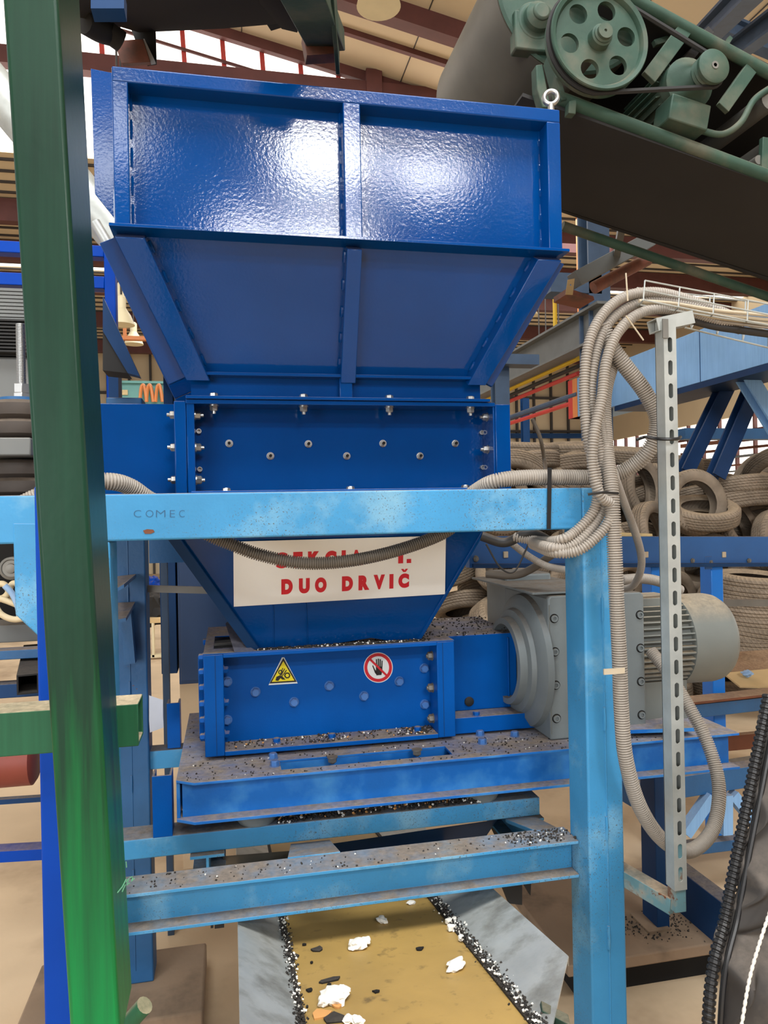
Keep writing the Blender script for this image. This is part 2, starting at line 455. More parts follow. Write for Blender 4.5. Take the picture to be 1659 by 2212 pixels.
# near bay: sloped panel roof with its rafters and purlins
rf = MB().prism([(-7, 3.6, roofz(-7)), (13.5, 3.6, roofz(13.5)), (13.5, 3.6, roofz(13.5) + 0.12), (-7, 3.6, roofz(-7) + 0.12)], (0, 8.1, 0))
ceil_near = structure(rf.build('ceiling', 'panel_beige'))
pj = MB()
for k in range(-5, 11): pj.bar((k * 1.25 + 0.33, 3.7, roofz(k * 1.25 + 0.33) - 0.004), (k * 1.25 + 0.33, 11.6, roofz(k * 1.25 + 0.33) - 0.004), 0.014, 0.01)
structure(pj.build('trim_1', 'grid_dark'))
for i, (y, w, h) in enumerate(((4.6, 0.16, 0.3), (6.1, 0.07, 0.07), (7.6, 0.07, 0.07), (9.05, 0.07, 0.07), (9.95, 0.22, 0.26), (10.75, 0.08, 0.08), (11.62, 0.1, 0.16))):
    b = MB().bar((-7, y, roofz(-7) - h / 2), (13.5, y, roofz(13.5) - h / 2), w, h)
    structure(b.build('trim_%d' % (i + 2), 'steel_maroon'))
# glazed gable above the far bay
gy = 11.75
g = MB().prism([(-7, gy, 7.25), (13.5, gy, 7.25), (13.5, gy, max(7.3, roofz(13.5))), (9.9, gy, roofz(9.9)), (-7, gy, roofz(-7))], (0, 0.03, 0))
structure(g.build('window_1', 'day_glass'))
mu_ = MB()
for k in range(-12, 17):
    x = 0.15 + k * 0.6
    if roofz(x) > 7.4: mu_.bar((x, gy - 0.05, 7.2), (x - 0.12, gy - 0.05, roofz(x)), 0.07, 0.05, (0, 1, 0))
structure(mu_.build('trim_20', 'mullion_red'))
structure(MB().box((-7, gy - 0.25, 8.42), (13.5, gy - 0.06, 8.68)).build('trim_21', 'steel_maroon'))
structure(MB().box((2.25, gy - 0.3, 8.4), (2.5, gy - 0.1, roofz(2.4))).build('trim_22', 'steel_maroon'))
structure(MB().bar((-6, gy - 0.12, 10.1), (3.5, gy - 0.12, 8.1), 0.03, 0.04).build('trim_23', 'steel_maroon'))
# far bay: lower roof with a skylight strip, purlins, a panelled end wall
z2 = 7.25
structure(MB().box((-14, gy, z2), (14, 15.6, z2 + 0.1)).build('ceiling_far_1', 'panel_beige'))
structure(MB().box((-14, 17.2, z2), (14, 25, z2 + 0.1)).build('ceiling_far_2', 'panel_beige'))
structure(MB().box((-14, 15.6, z2 + 0.04), (14, 17.2, z2 + 0.07)).build('window_2', 'day_glass'))
p2 = MB()
for k in range(34):
    y = gy + 0.2 + k * 0.4
    p2.box((-14, y, z2 - 0.03), (14, y + 0.05, z2))
structure(p2.build('trim_24', 'grid_dark'))
p3 = MB()
for y in (13.4, 15.4, 17.4, 20.4, 23.6): p3.box((-14, y, z2 - 0.4), (14, y + 0.2, z2 - 0.02))
structure(p3.build('trim_25', 'steel_maroon'))
wb = MB().box((-14, 25, 0), (14, 25.2, z2 + 0.1)); structure(wb.build('wall_back', 'panel_beige'))
gd = MB()
for k in range(40): gd.box((-13 + k * 0.66, 24.9, 0), (-12.93 + k * 0.66, 25, z2))
for z in (1.6, 2.9, 3.35, 4.6, 5.8): gd.box((-14, 24.88, z), (14, 25, z + 0.08))
structure(gd.build('trim_26', 'grid_dark'))
# right-hand side wall: a long band of daylight windows behind rusty pipes and rails
xr = 13.2
structure(MB().box((xr, 4, 0), (xr + 0.2, 25, 0.9)).build('wall_right', 'panel_beige'))
structure(MB().box((xr + 0.1, 4, 0.9), (xr + 0.14, 25, 4.2)).build('window_3', 'day_glass'))
structure(MB().box((xr, 4, 4.2), (xr + 0.2, 25, z2)).build('wall_right_upper', 'panel_beige'))
wr = MB()
for k in range(30): wr.box((xr - 0.02, 4 + k * 0.7, 0.9), (xr + 0.08, 4.05 + k * 0.7, 4.2))
for z in (0.95, 1.7, 2.4, 3.1, 3.75): wr.box((xr - 0.02, 4, z), (xr + 0.08, 25, z + 0.06))
structure(wr.build('trim_27', 'steel_maroon'))

# the part of the hall behind the photographer: roof with a glazed opening, gable wall with windows and a gap added for the fill
rr = MB()
for (ya, yb, xa, xb) in ((-9.2, -2.4, -14, 13.5), (0.8, 3.6, -14, 13.5), (-2.4, 0.8, -14, -3.5), (-2.4, 0.8, 3.9, 13.5)):
    rr.prism([(xa, ya, roofz(max(xa, -7))), (xb, ya, roofz(xb)), (xb, ya, roofz(xb) + .12), (xa, ya, roofz(max(xa, -7)) + .12)], (0, yb - ya, 0))
structure(rr.build('ceiling_rear', 'panel_beige'))
gwl = MB().box((-14, -9.2, 5.2), (13.5, -9.05, 9.9)).box((-14, -9.2, 0), (-9.8, -9.05, 5.2)).box((-3.4, -9.2, 0), (13.5, -9.05, 5.2))
structure(gwl.build('wall_gable', 'steel_maroon'))

# ------------------------------------------------------------------ light blue support frame
PX0, PX1, PY0, PY1 = at(1262, 1300, 1.9).x, at(1342, 1500, 1.9).x, 1.9, 2.02
fr = thing('support_stand', 'pale blue rust-speckled steel frame of box posts and beams carrying the blue shredder', 'frame', (PX0, 1.95, 0), kind='thing')
zt = at(750, 1060, 1.9).z; zb = at(750, 1156, 1.9).z


def post(x0, x1, y0, y1, z0, z1, seam=True, m='frame_blue'):
    mb = MB().box((x0, y0, z0), (x1, y1, z1))
    o = mb.build('post', m, fr, bev=0.006, seg=3)
    if seam:
        w = MB(); xc = (x0 + x1) / 2
        w.tube([(xc, y0 - 0.0005, z0 + 0.05), (xc + 0.002, y0 - 0.0005, (z0 + z1) / 2), (xc, y0 - 0.0005, z1 - 0.05)], 0.0022, 6)
        for k in range(5):
            zz = z0 + (z1 - z0) * (0.18 + 0.16 * k)
            w.tube([(xc, y0 - 0.001, zz - 0.03), (xc, y0 - 0.003, zz), (xc, y0 - 0.001, zz + 0.035)], 0.0042, 6)
        w.build('weld_seam', m, o)
    return o


post(PX0, PX1, PY0, PY1, 0.0, zt)
# rear left post, standing on its concrete block
rp = at(322, 1600, 2.92); RLX1 = rp.x; RLX0 = RLX1 - 0.13
zl = at(320, 2122, 2.92).z
post(RLX0, RLX1, 2.92, 3.04, zl, 2.3, True, 'old_shaded_blue')  # frame post in a blue darkened for the shade it stands in
post(at(150, 1800, 1.9).x, at(150, 1800, 1.9).x + 0.105, 1.9, 2.02, 0.0, zb, seam=False)
xr0 = at(30, 1250, 1.9).x
MB().box((xr0 - 0.25, 1.9, zb), (PX0, 1.985, zt)).build('top_beam', 'frame_blue', fr, bev=0.005, seg=3)
# gusset plate with a cut corner under the left end of the beam
MB().prism([at(28, 1130, 1.9) + V((0, -0.002, 0)), at(120, 1130, 1.9), at(120, 1405, 1.9), at(80, 1372, 1.9), at(33, 1328, 1.9)], (0, 0.08, 0)).build('gusset', 'frame_blue', fr, bev=0.003)
MB().box((at(-60, 1150, 2.1).x, 2.06, at(10, 1172, 2.1).z), (at(27, 1150, 2.1).x, 2.2, at(10, 1120, 2.1).z)).build('side_beam', 'frame_blue', fr, bev=0.012, seg=3)
# beam under the rear of the shredder
MB().box((RLX0, 2.85, zb), (PX1, 2.95, zt)).build('rear_beam', 'frame_blue', fr, bev=0.005)
# lower front I-beam
zi1 = (at(293, 1933, 1.96).z + at(1245, 1815, 1.96).z) / 2; zi0 = (at(293, 2026, 1.96).z + at(1245, 1892, 1.96).z) / 2
xl = at(150, 1950, 1.96).x
MB().ibeam((xl, 2.01, (zi0 + zi1) / 2), (PX0 - 0.001, 2.01, (zi0 + zi1) / 2), 0.1, zi1 - zi0).build('lower_beam', 'frame_blue', fr, bev=0.0015)
# two deep rails running back from the lower beam and the tube that lies on them
yt = 2.28
zt1 = (at(300, 1818, yt).z + at(1228, 1711, yt).z) / 2; zt0 = (at(300, 1859, yt).z + at(1228, 1752, yt).z) / 2
xt0 = at(150, 1800, yt).x
for px in (448, 1140):
    x = at(px, 1820, yt).x
    MB().ibeam((x, yt - 0.02, zt0 - 0.056), (x, 3.1, zt0 - 0.056), 0.1, 0.11).build('deep_rail', 'frame_blue', fr, bev=0.001)
MB().box((xt0, yt, zt0), (PX0 + 0.02, yt + 0.1, zt1)).build('cross_tube', 'frame_blue', fr, bev=0.004, seg=3)
# short bracket plates that join tube, beam and post
a = at(628, 1812, yt - 0.001); b = at(712, 1806, yt - 0.001)
c = at(735, 1874, 2.06); d = at(622, 1888, 2.06)
MB().prism([(a.x, yt, zt0 - 0.004), (b.x, yt, zt0 - 0.004), (c.x, 2.055, zi1 + 0.004), (d.x, 2.055, zi1 + 0.004)], (0, 0, -0.02)).build('bridge_plate', 'frame_blue', fr, bev=0.001)
MB().prism([(PX0 - 0.002, 2.0, zi1), (PX0 - 0.1, 2.06, zi1 + 0.002), (PX0 - 0.1, yt, zt0), (PX0 - 0.002, yt, zt0)], (0, 0, -0.012)).build('corner_gusset', 'frame_blue', fr, bev=0.001)
# arms on the rear left post
for (p, q, r_, s_) in (((250, 1245), (294, 1240), (268, 1262), (245, 1275)), ((250, 1302), (292, 1300), (272, 1335), (245, 1340))):
    zz = at(290, q[1], 2.9).z
    MB().prism([at(*p, 2.9), at(*q, 2.9), at(*r_, 2.7), at(*s_, 2.7)], (0, 0, -0.012)).build('shelf_bracket', 'old_shaded_blue', fr)
MB().prism([at(262, 1335, 2.86), at(282, 1318, 2.86), at(292, 1433, 2.86), at(268, 1436, 2.86)], (0, 0.05, 0)).build('slanted_plate', 'old_shaded_blue', fr)
# blue stop channels that stand on the tube beside the base
for (x0, x1, y0, y1, Y) in ((328, 373, 1678, 1806, yt), (360, 390, 1520, 1615, 2.95)):
    A = at(x0, y0, Y); B = at(x1, y1, Y); w = B.x - A.x
    mb = MB().prism([(A.x, Y, B.z), (B.x, Y, B.z), (B.x, Y + 0.07, B.z), (B.x - 0.007, Y + 0.07, B.z), (B.x - 0.007, Y + 0.007, B.z), (A.x + 0.007, Y + 0.007, B.z), (A.x + 0.007, Y + 0.07, B.z), (A.x, Y + 0.07, B.z)], (0, 0, A.z - B.z))
    mb.build('stop_channel', 'crusher_blue', fr, bev=0.001)
# rear cross tubes seen between the post and the shredder
A = at(300, 1628, 3.0)
MB().box((RLX1 - 0.01, 2.95, A.z - 0.05), (PX1, 3.03, A.z + 0.02)).build('rear_tube', 'frame_blue', fr, bev=0.003)
# concrete block under the rear left post
A = onz(440, 2036, zl); B = onz(438, 2184, zl)
pl = MB().box((A.x - 0.62, B.y, 0), (B.x, A.y, zl)); tag(pl.build('concrete_plinth', 'plinth_concrete', None, bev=0.008), 'low square concrete block under the rear left pale blue post', 'plinth', 'concrete blocks under the posts')

# ------------------------------------------------------------------ feed hopper
YU, YN = 1.95, 2.15                               # front planes of the upper box and of the neck
hx0 = (at(242, 150, YU).x + at(246, 480, YU).x) / 2; hx1 = (at(1209, 240, YU).x + at(1216, 540, YU).x) / 2
hz1 = (at(242, 142, YU).z + at(1209, 236, YU).z) / 2; hz0 = (at(245, 486, YU).z + at(1222, 545, YU).z) / 2
nx0 = at(405, 840, YN).x; nx1 = at(1048, 840, YN).x
nz1 = (at(430, 804, YN).z + at(1046, 818, YN).z) / 2; nz0 = (at(410, 862, YN).z + at(1050, 868, YN).z) / 2
HB = YU + 1.15; NB = YN + 0.75
hop = thing('feed_hopper', 'large glossy dark blue ribbed steel hopper above the shredder', 'hopper', ((hx0 + hx1) / 2, YU + 0.5, nz0))
T = 0.03                                          # ribs stand proud of the sheet by this
sheet = MB()
for (x0, y0, x1, y1) in ((hx0 + .008, YU + .056, hx1 - .008, YU + .061), (hx0 + .008, HB - .004, hx1 - .008, HB), (hx0 + .004, YU + .06, hx0 + .008, HB), (hx1 - .008, YU + .06, hx1 - .004, HB)):
    sheet.box((x0, y0, hz0), (x1, y1, hz1 - 0.01))
sheet.build('upper_sheet', 'hopper_blue', hop)
ft = 0.052                                         # face width of the rim and the posts of the upper box
xm = (at(762, 300, YU).x + at(763, 480, YU).x) / 2
zr = (at(280, 178, YU).z + at(1175, 262, YU).z) / 2
o = MB().box((hx0, YU, zr), (hx1, YU + 0.06, hz1)); o.box((hx0, YU + 0.062, hz1 - 0.06), (hx0 + 0.06, HB, hz1)).box((hx1 - 0.06, YU + 0.062, hz1 - 0.06), (hx1, HB, hz1)).box((hx0, HB - 0.05, hz1 - 0.06), (hx1, HB, hz1))
o.build('top_rim', 'hopper_blue', hop, bev=0.004, seg=3)
wl = at(278, 300, YU).x - hx0; wr_ = hx1 - at(1184, 400, YU).x
for (x0, x1) in ((hx0, hx0 + wl), (xm - 0.0235, xm + 0.0235), (hx1 - wr_, hx1)):
    MB().box((x0, YU, hz0), (x1, YU + 0.06, zr + 0.001)).build('upper_rib', 'hopper_blue', hop, bev=0.003, seg=3)
# flat ledge where the box turns into the funnel
lg = MB().box((hx0 - 0.012, YU - 0.012, hz0 - 0.004), (hx1 + 0.016, YU + 0.07, hz0 + 0.004)).box((hx0 - 0.012, YU + .07, hz0 - .004), (hx0 + .05, HB, hz0 + .004)).box((hx1 - 0.05, YU + .07, hz0 - .004), (hx1 + .016, HB, hz0 + .004))
lg.build('ledge', 'hopper_blue', hop, bev=0.001)
# tapered funnel: four sheets
TU = [V((hx0 + 0.02, YU + 0.05, hz0)), V((hx1 - 0.02, YU + 0.05, hz0)), V((hx1 - 0.02, HB - 0.02, hz0)), V((hx0 + 0.02, HB - 0.02, hz0))]
TL = [V((nx0 + 0.01, YN + 0.04, nz1)), V((nx1 - 0.01, YN + 0.04, nz1)), V((nx1 - 0.01, NB, nz1)), V((nx0 + 0.01, NB, nz1))]
for i, nm in enumerate(('front_slope', 'side_slope', 'rear_slope', 'side_slope')):
    j = (i + 1) % 4
    n = (TU[j] - TU[i]).cross(TL[i] - TU[i]).normalized()
    MB().prism([TU[i], TU[j], TL[j], TL[i]], n * 0.004).build(nm, 'hopper_blue', hop)
# ribs running down the slopes
fn = (TU[1] - TU[0]).cross(TL[0] - TU[0]).normalized()
if fn.y > 0: fn = -fn


def slope_rib(u0, u1, l0, l1, n, h, name='slope_rib'):
    MB().prism([u0, u1, l1, l0], n * h).build(name, 'hopper_blue', hop, bev=0.002)


ex = V((1, 0, 0))
slope_rib(TU[0] - ex * 0.022, TU[0] + ex * 0.05, TL[0] - ex * 0.012, TL[0] + ex * 0.052, fn, 0.045)
slope_rib(TU[1] - ex * 0.05, TU[1] + ex * 0.022, TL[1] - ex * 0.045, TL[1] + ex * 0.012, fn, 0.045)
um = V((at(766, 520, YU).x, TU[0].y, hz0)); lm = V((at(750, 805, YN).x, TL[0].y, nz1))
slope_rib(um - ex * 0.018, um + ex * 0.022, lm - ex * 0.02, lm + ex * 0.025, fn, 0.045)
sn = (TU[3] - TU[0]).cross(TL[0] - TU[0]).normalized()
if sn.x > 0: sn = -sn
ey = V((0, 1, 0))
for k in (0.0, 0.36, 0.72, 1.0):
    u = TU[0].lerp(TU[3], k); l = TL[0].lerp(TL[3], k)
    slope_rib(u - ey * 0.006, u + ey * 0.006, l - ey * 0.006, l + ey * 0.006, sn, 0.07, 'side_rib')
    u = TU[1].lerp(TU[2], k); l = TL[1].lerp(TL[2], k)
    slope_rib(u - ey * 0.006, u + ey * 0.006, l - ey * 0.006, l + ey * 0.006, V((-sn.x, 0, sn.z)), 0.05, 'side_rib')
# neck
nk = MB().box((nx0 + 0.012, YN + 0.035, nz0), (nx1 - 0.008, YN + 0.039, nz1)).box((nx0 + .012, NB, nz0), (nx1 - .008, NB + .004, nz1)).box((nx0 + .008, YN + .035, nz0), (nx0 + .012, NB, nz1)).box((nx1 - .008, YN + .035, nz0), (nx1 - .004, NB, nz1))
nk.build('neck_sheet', 'hopper_blue', hop)
MB().box((nx0 + 0.02, YN - 0.005, nz1 - 0.006), (nx1, YN + 0.05, nz1 + 0.003)).build('neck_ledge', 'hopper_blue', hop, bev=0.0015)
xn = at(748, 835, YN).x
MB().box((xn - 0.019, YN + 0.004, nz0), (xn + 0.019, YN + 0.036, nz1 - 0.006)).build('neck_rib', 'hopper_blue', hop, bev=0.002)
MB().box((nx0 - 0.005, YN - 0.012, nz0 - 0.001), (nx1 + 0.012, YN + 0.05, nz0 + 0.008)).box((nx0, YN + .05, nz0 - .001), (nx0 + .05, NB + .03, nz0 + .008)).box((nx1 - .05, YN + .05, nz0 - .001), (nx1, NB + .03, nz0 + .008)).build('neck_flange', 'hopper_blue', hop, bev=0.0015)
# weld beads beside the ribs
for k in range(5):
    for (U, L_, sx) in ((um - ex * 0.018, lm - ex * 0.02, -1), (TU[0] + ex * 0.05, TL[0] + ex * 0.052, 1), (TU[1] - ex * 0.05, TL[1] - ex * 0.045, -1)):
        t0 = 0.04 + k * 0.2; t1 = t0 + 0.07
        wb_ = MB(); wb_.tube([U.lerp(L_, t0) + fn * 0.004, U.lerp(L_, (t0 + t1) / 2) + fn * 0.007, U.lerp(L_, t1) + fn * 0.004], 0.005, 6); wb_.build('weld_bead', 'hopper_blue', hop)
    for x in (hx0 + wl, xm - 0.0235, hx1 - wr_):
        zz = hz0 + 0.03 + k * (zr - hz0) / 5
        wb_ = MB(); wb_.tube([(x, YU + 0.058, zz), (x, YU + 0.055, zz + 0.02), (x, YU + 0.058, zz + 0.05)], 0.004, 6); wb_.build('weld_bead', 'hopper_blue', hop)
# rear feed chute wall that rises left of the box
A = at(200, 155, 2.75); B = at(241, 448, 2.75)
MB().prism([at(196, 148, 2.7), at(246, 158, 2.7), at(246, 470, 2.7), at(205, 418, 2.7)], (0, 0.01, 0)).build('rear_chute_plate', 'hopper_blue', hop, bev=0.001)
# lifting eye on the right corner of the rim
ey_c = at(1190, 211, YU + 0.04)
eye = MB().lathe(ey_c, (0.35, 1, 0), [(0.019 + 0.007 * cos(t * pi / 6), 0.007 * sin(t * pi / 6)) for t in range(12)], 24, True).cyl((ey_c.x, ey_c.y, hz1), (ey_c.x, ey_c.y, ey_c.z - 0.017), 0.012, 12, 0.008)
eye.build('lifting_eye', 'bright_zinc', hop)

# ------------------------------------------------------------------ upper shredder box
up_ = thing('upper_shredder', 'blue shredder box with silver bolts between hopper and pale blue beam', 'shredder', ((nx0 + nx1) / 2, YN + 0.3, zt))
ux0, ux1 = at(377, 960, YN).x, at(1103, 960, YN).x
uz1 = nz0 - 0.002; uz0 = zt + 0.001
fx0 = at(421, 960, YN).x; fx1 = at(1066, 960, YN).x
gx0 = at(403, 960, YN).x
YP = YN + 0.1
MB().box((fx0 - 0.002, YP, uz0), (fx1 + 0.002, YP + 0.012, uz1)).build('front_panel', 'hopper_blue', up_)
for (xa_, xb_) in ((gx0 + 0.001, fx0), (fx1, at(1070, 960, YN).x)): MB().box((xa_, YN, uz0), (xb_, YN + 0.112, uz1 - 0.001)).build('inner_cheek', 'hopper_blue', up_, bev=0.002)
MB().box((ux0, YN - 0.002, uz0), (gx0, YN + 0.7, uz1 - 0.004)).build('end_plate', 'hopper_blue', up_, bev=0.003)
MB().box((at(1070.5, 960, YN).x, YN - 0.002, uz0), (ux1, YN + 0.7, uz1 - 0.004)).build('end_plate', 'hopper_blue', up_, bev=0.003)
MB().box((gx0, YN - 0.004, uz1 - 0.012), (at(1070, 960, YN).x, YN + 0.1, uz1)).build('top_flange', 'hopper_blue', up_, bev=0.0015)
MB().box((gx0 + .01, YN - 0.006, uz0), (at(1045, 960, YN).x, YN + 0.1, uz0 + 0.011)).build('bottom_flange', 'crusher_blue', up_, bev=0.0015)
MB().box((gx0, YP + 0.3, uz0), (ux1, YN + 0.7, uz1)).build('rear_housing', 'hopper_blue', up_)
# left gear housing
lx0 = at(150, 960, YN + 0.13).x
MB().box((lx0, YN + 0.12, uz0), (ux0, YN + 0.6, at(300, 872, YN + 0.12).z)).build('side_housing', 'hopper_blue', up_, bev=0.002)
for (px, py) in ((495, 958), (666, 959), (827, 958), (983, 958), (584, 985), (749, 985), (907, 985)):
    p = at(px, py, YP); bo = stamp('nut_flange', m_hex(0.0088, 0.009, True), 'bolt', 'bright_zinc', up_, (p.x, YP, p.z))
    WL[bo.name] = V((p.x, YP, p.z)); stamp('stud', lambda: MB().cyl((0, -.009, 0), (0, -.017, 0), .0046, 12), 'stud', 'dull_black', bo, (p.x, YP, p.z), label='dark threaded end')
for px in (462, 656, 841, 1016):
    p = at(px, 872, YN + 0.03)
    stamp('nut_stud2', m_hex(0.011, 0.012), 'bolt', 'bright_zinc', up_, (p.x, YN + 0.03, nz0 + 0.008), (radians(-90), 0, 0))
    stamp('nut_stud3', m_hex(0.011, 0.014, True, 0.008), 'nut', 'bright_zinc', up_, (p.x, YN + 0.03, uz1 - 0.012), (radians(90), 0, 0))
for py in (897, 967, 1037):
    p = at(425, py, YN + 0.05); stamp('nut_stud3', None, 'nut', 'bright_zinc', up_, (fx0, YN + 0.05, p.z), (0, 0, radians(90)))
    p = at(1055, py + 4, YN + 0.05); stamp('nut_stud3', None, 'nut', 'bright_zinc', up_, (fx1, YN + 0.05, p.z), (0, 0, radians(-90)))
    p = at(367, py, YN + 0.07); stamp('nut_stud3', None, 'nut', 'bright_zinc', up_, (ux0, YN + 0.06, p.z), (0, 0, radians(-90)))
for (px, py) in ((430, 932), (432, 1014), (1039, 935), (1041, 1010)):
    p = at(px, py, YP); stamp('socket', lambda: MB().lathe((0, 0, 0), (0, -1, 0), [(0.0075, 0), (0.0075, 0.012), (0.0045, 0.012), (0.0045, 0.005), (0, 0.005)], 18), 'cap_screw', 'bright_zinc', up_, (p.x, YP, p.z))
for px in (489, 757, 1005):
    p = at(px, 1057, YN + 0.02); stamp('nut_stud2', None, 'bolt', 'bright_zinc', up_, (p.x, YN + 0.02, uz0 + 0.006), (radians(-90), 0, 0))

# ------------------------------------------------------------------ lower chute and its banner
YC1, YC0 = 2.17, 2.42
cz1 = zt - 0.005; YH = 2.38
hzt = (at(470, 1412, YH).z + at(950, 1388, YH).z) / 2      # top of the lower shredder
cz0 = hzt + 0.004
c = thing('discharge_chute', 'dark blue tapered steel chute below the pale blue beam', 'chute', (0.3, 2.4, hzt))
ctl = V((at(347, 1172, YC1 + .02).x - 0.03, YC1, cz1)); ctr = V((at(1062, 1152, YC1 + .02).x + 0.04, YC1, cz1))
cbl = V((at(556, 1404, YC0).x, YC0, cz0 - 0.004)); cbr = V((at(903, 1376, YC0).x, YC0, cz0))
cn = (ctr - ctl).cross(cbl - ctl).normalized()
if cn.y > 0: cn = -cn
# lower edge is buckled where it was cut
edge = [cbl.lerp(cbr, t) + UP * dz for t, dz in ((1, 0), (0.9, 0.0), (0.8, 0.004), (0.7, 0.016), (0.62, 0.012), (0.5, 0.006), (0.3, 0.0), (0, 0))]
MB().prism([ctl, ctr] + edge, -cn * 0.005).build('front_sheet', 'hopper_blue', c)
MB().prism([ctl, cbl, cbl + V((0, 0.36, 0)), ctl + V((0, 0.72, 0))], (0.005, 0, 0)).build('side_sheet', 'hopper_blue', c)
MB().prism([ctr, cbr, cbr + V((0, 0.36, 0)), ctr + V((0, 0.72, 0))], (0.005, 0, 0)).build('side_sheet', 'hopper_blue', c)
MB().prism([ctl + V((0, .72, 0)), ctr + V((0, .72, 0)), cbr + V((0, .36, 0)), cbl + V((0, .36, 0))], (0, 0.005, 0)).build('rear_sheet', 'hopper_blue', c)
MB().bar(ctl + cn * 0.012 - ex * 0.004, cbl + cn * 0.012 - ex * 0.004, 0.03, 0.01, cn).build('edge_strip', 'dark_blue', c, bev=0.001)
MB().bar(ctr + cn * 0.002, cbr + cn * 0.002, 0.012, 0.012, cn).build('edge_strip', 'hopper_blue', c, bev=0.002)
MB().prism([at(487, 1347, 2.46), at(515, 1342, 2.46), at(558, 1400, 2.42), at(548, 1411, 2.38), at(507, 1411, 2.38)], (0.004, 0.01, 0.003)).build('skirt_flap', 'dark_blue', c)
for (a_, b_) in (((590, 1308), (591, 1402)), ((661, 1303), (664, 1396))):
    p = onplane(*a_, ctl, cn); q = onplane(*b_, ctl, cn); MB().tube([p, p.lerp(q, 0.5) + ex * 0.001, q], 0.0025, 6).build('weld_seam', 'hopper_blue', c)
B0 = ctl + cn * 0.004
qTL, qTR, qBR, qBL = [onplane(*p, B0, cn) for p in ((503, 1158), (963, 1157), (961, 1283), (505, 1310))]
qTL = onplane(504, 1170, B0, cn); qTR = onplane(963, 1157, B0, cn)


def bil(s, t, lift=0.0): return qBL.lerp(qBR, s).lerp(qTL.lerp(qTR, s), t) + cn * lift


sg = thing('banner_sign', 'white vinyl banner with red lettering stuck on the dark blue chute', 'sign', bil(0.5, 0), kind='thing')
MB().prism([bil(0, 0), bil(1, 0), bil(1, 1), bil(0, 1)], cn * 0.0015).build('banner_sheet', 'vinyl_white', sg)


def text_mesh(s, bold=0.0):
    cu_ = bpy.data.curves.new('lettering', 'FONT'); cu_.body = s; cu_.offset = bold; cu_.resolution_u = 6; cu_.space_character = 1.0
    o = bpy.data.objects.new('lettering', cu_)
    COL.objects.link(o)
    bpy.context.view_layer.update()
    me = bpy.data.meshes.new_from_object(o.evaluated_get(bpy.context.evaluated_depsgraph_get()))
    vs = [v.co.copy() for v in me.vertices]; fs = [tuple(p.vertices) for p in me.polygons]
    bpy.data.objects.remove(o); bpy.data.curves.remove(cu_); bpy.data.meshes.remove(me)
    return vs, fs


def letters(name, items, m, parent, lift, y_cap):
    """items: (text, s0, s1, t0, t1) boxes on the sheet; each letter is stretched into its own box"""
    mb = MB()
    for ch, s0, s1, t0, t1 in items:
        vs, fs = text_mesh(ch, 0.085)
        x0 = min(v.x for v in vs); x1 = max(v.x for v in vs); y0 = min(v.y for v in vs); y1 = y_cap if y_cap and max(v.y for v in vs) > y_cap else max(v.y for v in vs)
        pts = [bil(s0 + (v.x - x0) / (x1 - x0) * (s1 - s0), t0 + (v.y - y0) / (y1 - y0) * (t1 - t0), lift) for v in vs]
        mb.add(pts, fs)
    return mb.build(name, m, parent)


row2 = []
def sx(px): return (px - 504.5) / 457.5
for ch, a_, b_ in (('D', 603, 627), ('U', 640, 663), ('O', 674, 699), ('D', 732, 756), ('R', 768, 792), ('V', 801, 826), ('I', 836, 845), ('Č', 856, 880)):
    row2.append((ch, sx(a_), sx(b_), 0.153, 0.40))
for r_1 in row2[:-1]: letters('lettering', [r_1], 'vinyl_red', sg, 0.002, None)
cvs = row2[-1]
letters('lettering', [('C', cvs[1], cvs[2], cvs[3], cvs[4])], 'vinyl_red', sg, 0.002, None)
# the caron above the last letter
s0, s1 = cvs[1] + 0.012, cvs[2] - 0.006
k_ = [bil(s0, 0.478, .002), bil(s0 + 0.012, 0.478, .002), bil((s0 + s1) / 2, 0.452, .002), bil(s1 - 0.012, 0.478, .002), bil(s1, 0.478, .002), bil((s0 + s1) / 2 + 0.006, 0.425, .002), bil((s0 + s1) / 2 - 0.006, 0.425, .002)]
MB().prism(k_, cn * 0.0003).build('lettering', 'vinyl_red', sg)
row1 = []
for ch, a_, b_ in (('S', 592, 617), ('E', 628, 648), ('K', 659, 685), ('C', 695, 720), ('I', 731, 740), ('A', 750, 776), ('1', 852, 868), ('.', 875, 885)):
    s = sx(a_); t0 = 0.573
    row1.append((ch, s, sx(b_), t0, t0 + (0.247 if ch != '.' else 0.08)))
for r_1 in row1[:-2]: letters('lettering', [r_1], 'vinyl_red', sg, 0.002, None)
for nm_, pts in (('1', ((855, .573), (866, .573), (866, .82), (859, .82), (855, .79), (849, .775), (849, .73), (855, .735))), ('.', ((874, .573), (884, .573), (884, .64), (874, .64)))):
    MB().prism([bil(sx(a_), t_, .002) for a_, t_ in pts], cn * .0003).build('lettering', 'vinyl_red', sg)

